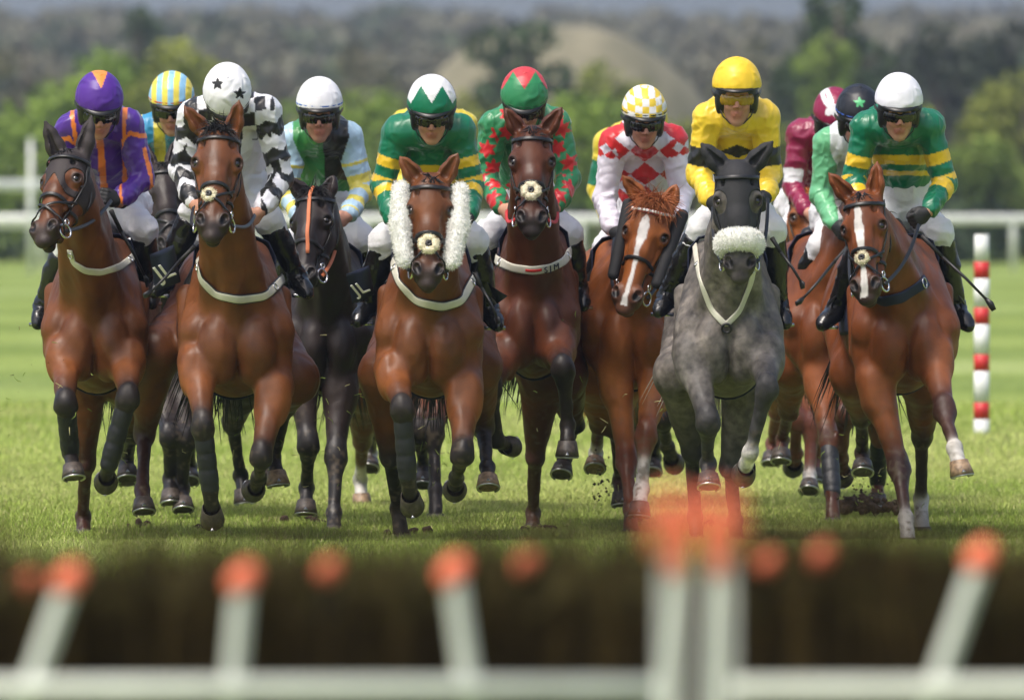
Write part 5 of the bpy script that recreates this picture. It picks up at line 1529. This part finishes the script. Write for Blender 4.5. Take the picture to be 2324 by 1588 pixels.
h10 = dict(coat='chestnut', label='chestnut horse far back behind the maroon rider, mostly hidden by the grey', D=63.6, cx=1812, belly=850, hw=74, rump=1800,
    poll=(1835, 430, -.2), muz=(1850, 640), ears=None, turn=10, pad=0,
    FL=dict(p=[(1790, 830), (1805, 950), (1806, 1030), (1800, 1060)], s='-++', col=(.16, .05, .03)), FR=dict(p=[(1835, 830), (1842, 960), (1838, 1080), (1836, 1112)], s='---', sock=1, col=(.16, .05, .03)),
    HL=dict(p=[(1770, 830), (1765, 930), (1752, 1010), (1750, 1050)], s='++-', col=(.16, .05, .03)), HR=dict(p=[(1850, 840), (1860, 940), (1850, 1040), (1848, 1090)], s='++-', col=(.16, .05, .03)))
h12 = dict(coat='darkbay', label='dark bay horse hidden behind the horse with sheepskin cheek rolls', D=61.2, cx=985, belly=870, hw=80, rump=985,
    poll=(990, 350, -.2), muz=(985, 580), ears=None, pad=0,
    FL=dict(p=[(962, 860), (950, 980), (962, 1060), (960, 1100)], s='-+-'), FR=dict(p=[(1010, 860), (985, 980), (988, 1100), (988, 1155)], s='---', plant=1),
    HL=dict(p=[(830, 880), (822, 1000), (818, 1090), (822, 1150)], s='++-', sock=2, pale=1, col=(.07, .03, .012), dd=2.0), HR=dict(p=[(850, 880), (846, 950), (842, 1030), (838, 1062)], s='++-', sock=1, dd=2.0))
h13 = dict(coat='darkbay', label='dark bay horse hidden behind the chestnut with the beaded browband', D=62.3, cx=1462, belly=865, hw=76, rump=1462,
    poll=(1455, 400, -.2), muz=(1455, 600), ears=None, pad=0,
    FL=dict(p=[(1425, 850), (1405, 960), (1410, 1050), (1412, 1100)], s='-+-'), FR=dict(p=[(1490, 850), (1503, 950), (1515, 1015), (1530, 1052)], s='-++'),
    HL=dict(p=[(1440, 860), (1450, 960), (1445, 1040), (1440, 1070)], s='++-'), HR=dict(p=[(1480, 860), (1490, 960), (1485, 1040), (1480, 1070)], s='++-'))
for h in (h1, h2, h3, h3b, h4, h5, h6, h7, h8, h9, h10, h12, h13): horse(h)

R_ = dict
riders = [
 R_(D=56.9, head=(225, 236), tilt=30, turn=6, label='jockey in purple silks with orange seams and a purple cap', horse=h1, shL=(160, 292), shR=(292, 285), elL=(128, 420, .25), elR=(322, 405, .2), wrL=(190, 490, .1), wrR=(270, 458, .05), handR=(245, 448, 0.0),
    pel=(265, 470, .62), knL=(150, 560, .35), knR=(325, 520, .25), anL=(98, 690, .5), anR=(338, 640, .4), toL=(85, 735, .42), toR=(345, 690, .3), silk=((.075, .018, .26), s_purple), cap=((.085, .022, .28), c_zig((.85, .28, .05), .092, .085, .075, 30, .0375)), gloves=1),
 R_(D=56.3, head=(516, 216), tilt=58, label='jockey in black and white silks with head bowed and stars on a white cap', horse=h2, shL=(437, 262), shR=(602, 252), elL=(412, 385), elR=(640, 405), wrL=(440, 462), wrR=(592, 478, 0), handR=(578, 492, -.02),
    pel=(545, 440, .62), knL=(440, 480), knR=(610, 500), anL=(372, 630, .45), anR=(675, 625, .5), toL=(350, 665, .35), toR=(698, 668, .4), silk=((.80, .80, .84), s_blackstars), cap=((.82, .82, .85), c_stars(BLK, [(-.041, .073, .030), (.060, .030, .030)], 58)), band=(.01, .01, .01), gloves=0),
 R_(D=60.8, head=(390, 232), tilt=22, turn=-3, label='jockey in yellow and blue silks with a striped cap behind the purple rider', horse=h3b, hs=1.08, silk=((.72, .60, .06), s_striped), cap=((.85, .70, .10), c_stripe), band=(.6, .08, .03), gloves=1),
 R_(D=59.2, head=(725, 246), tilt=16, label='jockey in green and black silks with pale blue sleeves and a plain white cap', horse=h3, shL=(668, 315), shR=(790, 310), elL=(650, 445), elR=(822, 430), wrL=(690, 505), wrR=(792, 488, .0), handR=(768, 505, -.05),
    pel=(745, 470, .62), knL=(665, 560), knR=(820, 540, .35), anL=(625, 690), anR=(842, 640), toL=(610, 720), toR=(850, 670), silk=((.045, .26, .07), s_greenblack), cap=((.82, .82, .84), None), band=(.05, .16, .5), gloves=0),
 R_(D=56.0, head=(980, 246), tilt=26, label='jockey in green and gold hooped silks with a white diamond on a green cap', horse=h4, shL=(903, 300), shR=(1045, 298), elL=(868, 420), elR=(1072, 420), wrL=(895, 500), wrR=(1065, 490), pel=(980, 470, .62),
    silk=(GRN, s_hoops), cap=(GRN, c_zig(WHT, .045, .080, .095, 26)), knL=(872, 545), knR=(1075, 545), anL=(832, 690), anR=(1112, 700), toL=(812, 730), toR=(1130, 740), gloves=1),
 R_(D=57.9, head=(1190, 226), tilt=36, label='jockey in green silks spotted with red stars and a red and green cap', horse=h5, shL=(1122, 285), shR=(1262, 280), elL=(1102, 405), elR=(1290, 405), wrL=(1140, 472, .02), wrR=(1262, 470, .05),
    pel=(1195, 460, .62), knL=(1108, 530), knR=(1290, 530), anL=(1080, 660), anR=(1315, 655), toL=(1070, 690), toR=(1325, 695), silk=((.03, .24, .09), s_redstars), cap=((.03, .24, .09), c_zig((.6, .05, .06), .070, .085, .105, 36)), band=(.02, .12, .05), gloves=0),
 R_(D=58.7, head=(1462, 262), tilt=20, turn=6, label='jockey in white silks with red diamonds and a yellow and white chequered cap', horse=h6, shL=(1395, 325), shR=(1528, 320), elL=(1372, 450), elR=(1550, 440), wrL=(1392, 522, .05), wrR=(1535, 520, .05),
    pel=(1465, 490, .62), knL=(1375, 560), knR=(1550, 560), anL=(1330, 680), anR=(1580, 690), toL=(1312, 705), toR=(1590, 715), silk=((.76, .72, .80), s_diamond), cap=((.80, .80, .78), c_check), band=(.01, .01, .01), gloves=1, collar='redweb', hs=1.03),
 R_(D=55.6, head=(1672, 206), tilt=12, label='jockey in yellow silks with a black band, yellow cap and amber goggles', horse=h7, shL=(1608, 268), shR=(1736, 266), elL=(1584, 395), elR=(1748, 392), wrL=(1612, 455), wrR=(1740, 445), pel=(1672, 440, .62),
   knL=(1592, 520), knR=(1752, 520), anL=(1512, 670), anR=(1768, 690), toL=(1496, 708), toR=(1784, 735), silk=((.84, .58, .035), s_yellow), cap=((.86, .58, .03), None), goggles='amber', gloves=1),
 R_(D=63.2, head=(1893, 265), tilt=35, turn=15, label='jockey in maroon silks with a white armband, behind the black capped rider', horse=h10, shL=(1815, 305, .2), shR=(1940, 320, .2), elL=(1800, 425, .2), elR=(1935, 440), wrL=(1832, 480), wrR=(1910, 500), pel=(1830, 470, .7),
   knL=(1800, 520), knR=(1905, 540), anL=(1780, 620), anR=(1925, 680), toL=(1770, 640), toR=(1930, 710), silk=((.26, .012, .06), s_maroon), cap=((.26, .012, .06), c_maroon), gloves=0),
 R_(D=60.2, head=(1948, 262), tilt=25, turn=8, label='jockey in pale green and white silks with a green star on a black cap', horse=h8, shL=(1880, 325), shR=(2005, 325), elL=(1862, 440), elR=(2020, 440), wrL=(1895, 510), wrR=(1990, 510), pel=(1910, 490, .65),
   knL=(1862, 560), knR=(2000, 560), anL=(1815, 650), anR=(2010, 690), toL=(1805, 690), toR=(2020, 720), silk=((.14, .46, .22), s_pale), cap=((.012, .014, .02), c_stars((.1, .5, .2), [(-.016, .086, .030), (.085, .050, .030)], 25)), band=(.03, .1, .45), gloves=1),
 R_(D=57.1, head=(2040, 240), tilt=20, turn=2, label='jockey in green and gold hooped silks with a plain white cap, rightmost rider', horse=h9, shL=(1965, 292), shR=(2108, 285), elL=(1938, 405), elR=(2145, 415), wrL=(1955, 490), wrR=(2108, 478, 0), handR=(2078, 500, -.03), pel=(2055, 455, .62),
   knL=(1960, 540), knR=(2132, 525), anL=(1895, 700), anR=(2172, 695), toL=(1865, 738), toR=(2198, 742), silk=(GRN, s_hoops2), cap=((.80, .80, .86), None), gloves=1),
 R_(D=61.6, head=(985, 240), tilt=36, label='jockey with an orange patched dark cap hidden behind the green and gold rider', horse=h12, shL=(915, 285), shR=(1050, 285), elL=(915, 400), elR=(1045, 400), wrL=(940, 480), wrR=(1030, 480), pel=(985, 460, .62), knL=(900, 540), knR=(1070, 540), anL=(880, 640), anR=(1080, 640), toL=(870, 670), toR=(1085, 670),
   silk=((.75, .6, .05), None), cap=((.03, .03, .06), c_peakV((.8, .25, .05))), gloves=1),
 R_(D=62.9, head=(1466, 284), tilt=30, label='jockey in yellow and green silks hidden behind the white and red rider', horse=h13, shL=(1378, 325), shR=(1500, 325), elL=(1358, 430), elR=(1510, 440), wrL=(1385, 505), wrR=(1490, 510), pel=(1445, 480, .62), knL=(1385, 560), knR=(1520, 560), anL=(1370, 660), anR=(1540, 660), toL=(1365, 690), toR=(1550, 690),
   silk=((.75, .6, .05), lambda i, C: put(C, i['arm'] & (i['t'] > .10) & (i['t'] < .24), GRN)), cap=((.75, .6, .05), None), gloves=1),
]
for r in riders: rider(r)
whip(P(441, 560, 55.9), P(326, 672, 55.7), 'black whip held low by the rider in black and white')
whip(P(1752, 540, 55.6), P(1822, 655, 55.5), 'black whip pointing down beside the yellow rider')
whip(P(1925, 560, 59.9), P(1806, 690, 59.6), 'black whip held low by the black capped rider')
whip(P(2092, 535, 56.9), P(2256, 704, 56.8), 'long black whip pointing right from the rightmost rider')
whip(P(252, 478, 56.7), P(335, 650, 56.9), 'black whip held down by the purple rider')
whip(P(1078, 620, 56.0), P(1130, 735, 55.9), 'black whip beside the boot of the green and gold rider')
# ------------------------------------------------------------------ turf thrown up by the hooves
rs = np.random.RandomState(4)
f = Sdf()
for i in range(46):
    x = rs.normal(1955, 38); y = 1158 - abs(rs.normal(0, 12)); f.ell(P(x, y, 60.6 + rs.uniform(-.1, .1)), rs.uniform(.012, .035, 3), None, .012)
V, Q = mesh_sdf(f, .007); V = V + vnormals(V, Q) * (vnoise(V, 60) * .008)[:, None]
for (x, y, sx, n_) in ((470, 1196, 26, 9), (905, 1204, 24, 8), (1212, 1196, 22, 8), (700, 1178, 26, 8), (1440, 1176, 24, 9), (2070, 1192, 26, 9), (330, 1190, 22, 6), (1600, 1190, 30, 9)):
    g = Sdf(); Dg = 43800 / (y - 448)
    for i in range(n_): g.ell(P(rs.normal(x, sx), y, Dg) * A(1, 1, 0) + A(0, rs.uniform(-.3, .3), GZ + rs.uniform(.015, .045)), rs.uniform(.012, .028, 3), None, .01)
    v_, q_ = mesh_sdf(g, .007); V, Q = join2(V, Q, v_, q_)
V = V + vnormals(V, Q) * (vnoise(V, 70) * .006)[:, None]
soil = cmat('soil', (.045, .026, .015), .95, bs=90, bd=.01, var=.5, vscale=40)
tag(mk('mud', V, Q, soil, org=A(*P(1955, 1158, 60.6))), kind='stuff')
mb = MB()
def bit(p, r, col):
    V = rs.normal(size=(6, 3)); V /= np.linalg.norm(V, axis=1, keepdims=True)
    V = np.array([[1, 0, 0], [-1, 0, 0], [0, 1, 0], [0, -1, 0], [0, 0, 1], [0, 0, -1]]) * rs.uniform(.5, 1.2, (6, 1)) * r
    mb.add(V + p, [(0, 2, 4), (2, 1, 4), (1, 3, 4), (3, 0, 4), (2, 0, 5), (1, 2, 5), (3, 1, 5), (0, 3, 5)], col)
def blade(p, L, col):
    d = nrm(rs.normal(size=3)); mb.tube([p, p + d * L * .5 + rs.normal(0, .1, 3) * L, p + d * L], [.0018, .0018, .0006], 4, col)
for cx_, cy_, sx_, sy_, D_, nn in ((1970, 1110, 40, 32, 60.4, 110), (1370, 1090, 16, 22, 59.8, 36), (1362, 1130, 22, 18, 59.8, 18), (300, 980, 60, 90, 57.5, 26), (990, 1010, 40, 60, 57.5, 26), (80, 900, 60, 120, 56.0, 24), (650, 1000, 120, 90, 57.5, 30), (1300, 950, 90, 110, 57.5, 16), (1500, 900, 120, 110, 57, 20), (1900, 1050, 160, 90, 58, 26), (760, 880, 40, 60, 57.5, 14)):
    for i in range(nn):
        p = P(rs.normal(cx_, sx_), rs.normal(cy_, sy_), D_ + rs.uniform(-.4, .4)); p[2] = max(p[2], .0)
        if rs.rand() < (.75 if D_ > 59 else .35): bit(p, rs.uniform(.003, .011) if D_ > 59 else rs.uniform(.002, .005), (.05, .035, .02))
        else: blade(p, rs.uniform(.02, .05), (.22, .30, .06) if rs.rand() < .6 else (.45, .42, .2))
tag(mb.build('thrown_turf', vcmat('turf_bits', .8, .2, .1), org=A(1, 58, .3), smooth=False, vc=True), kind='stuff')
# ------------------------------------------------------------------ air
mb = MB(); mb.box((0, 2245, 66.5), (1300, 4510, 137))
hz, hn, hb_ = newmat('haze_air'); hn.nodes.remove(hb_)
pv = hn.nodes.new('ShaderNodeVolumePrincipled'); pv.inputs['Density'].default_value = .00024; pv.inputs['Color'].default_value = (.66, .76, .92, 1); pv.inputs['Anisotropy'].default_value = .1
hn.links.new(pv.outputs[0], hn.nodes['Material Output'].inputs['Volume'])
tag(mb.build('haze', hz, smooth=False, org=A(0, 0, 0)), kind='stuff')
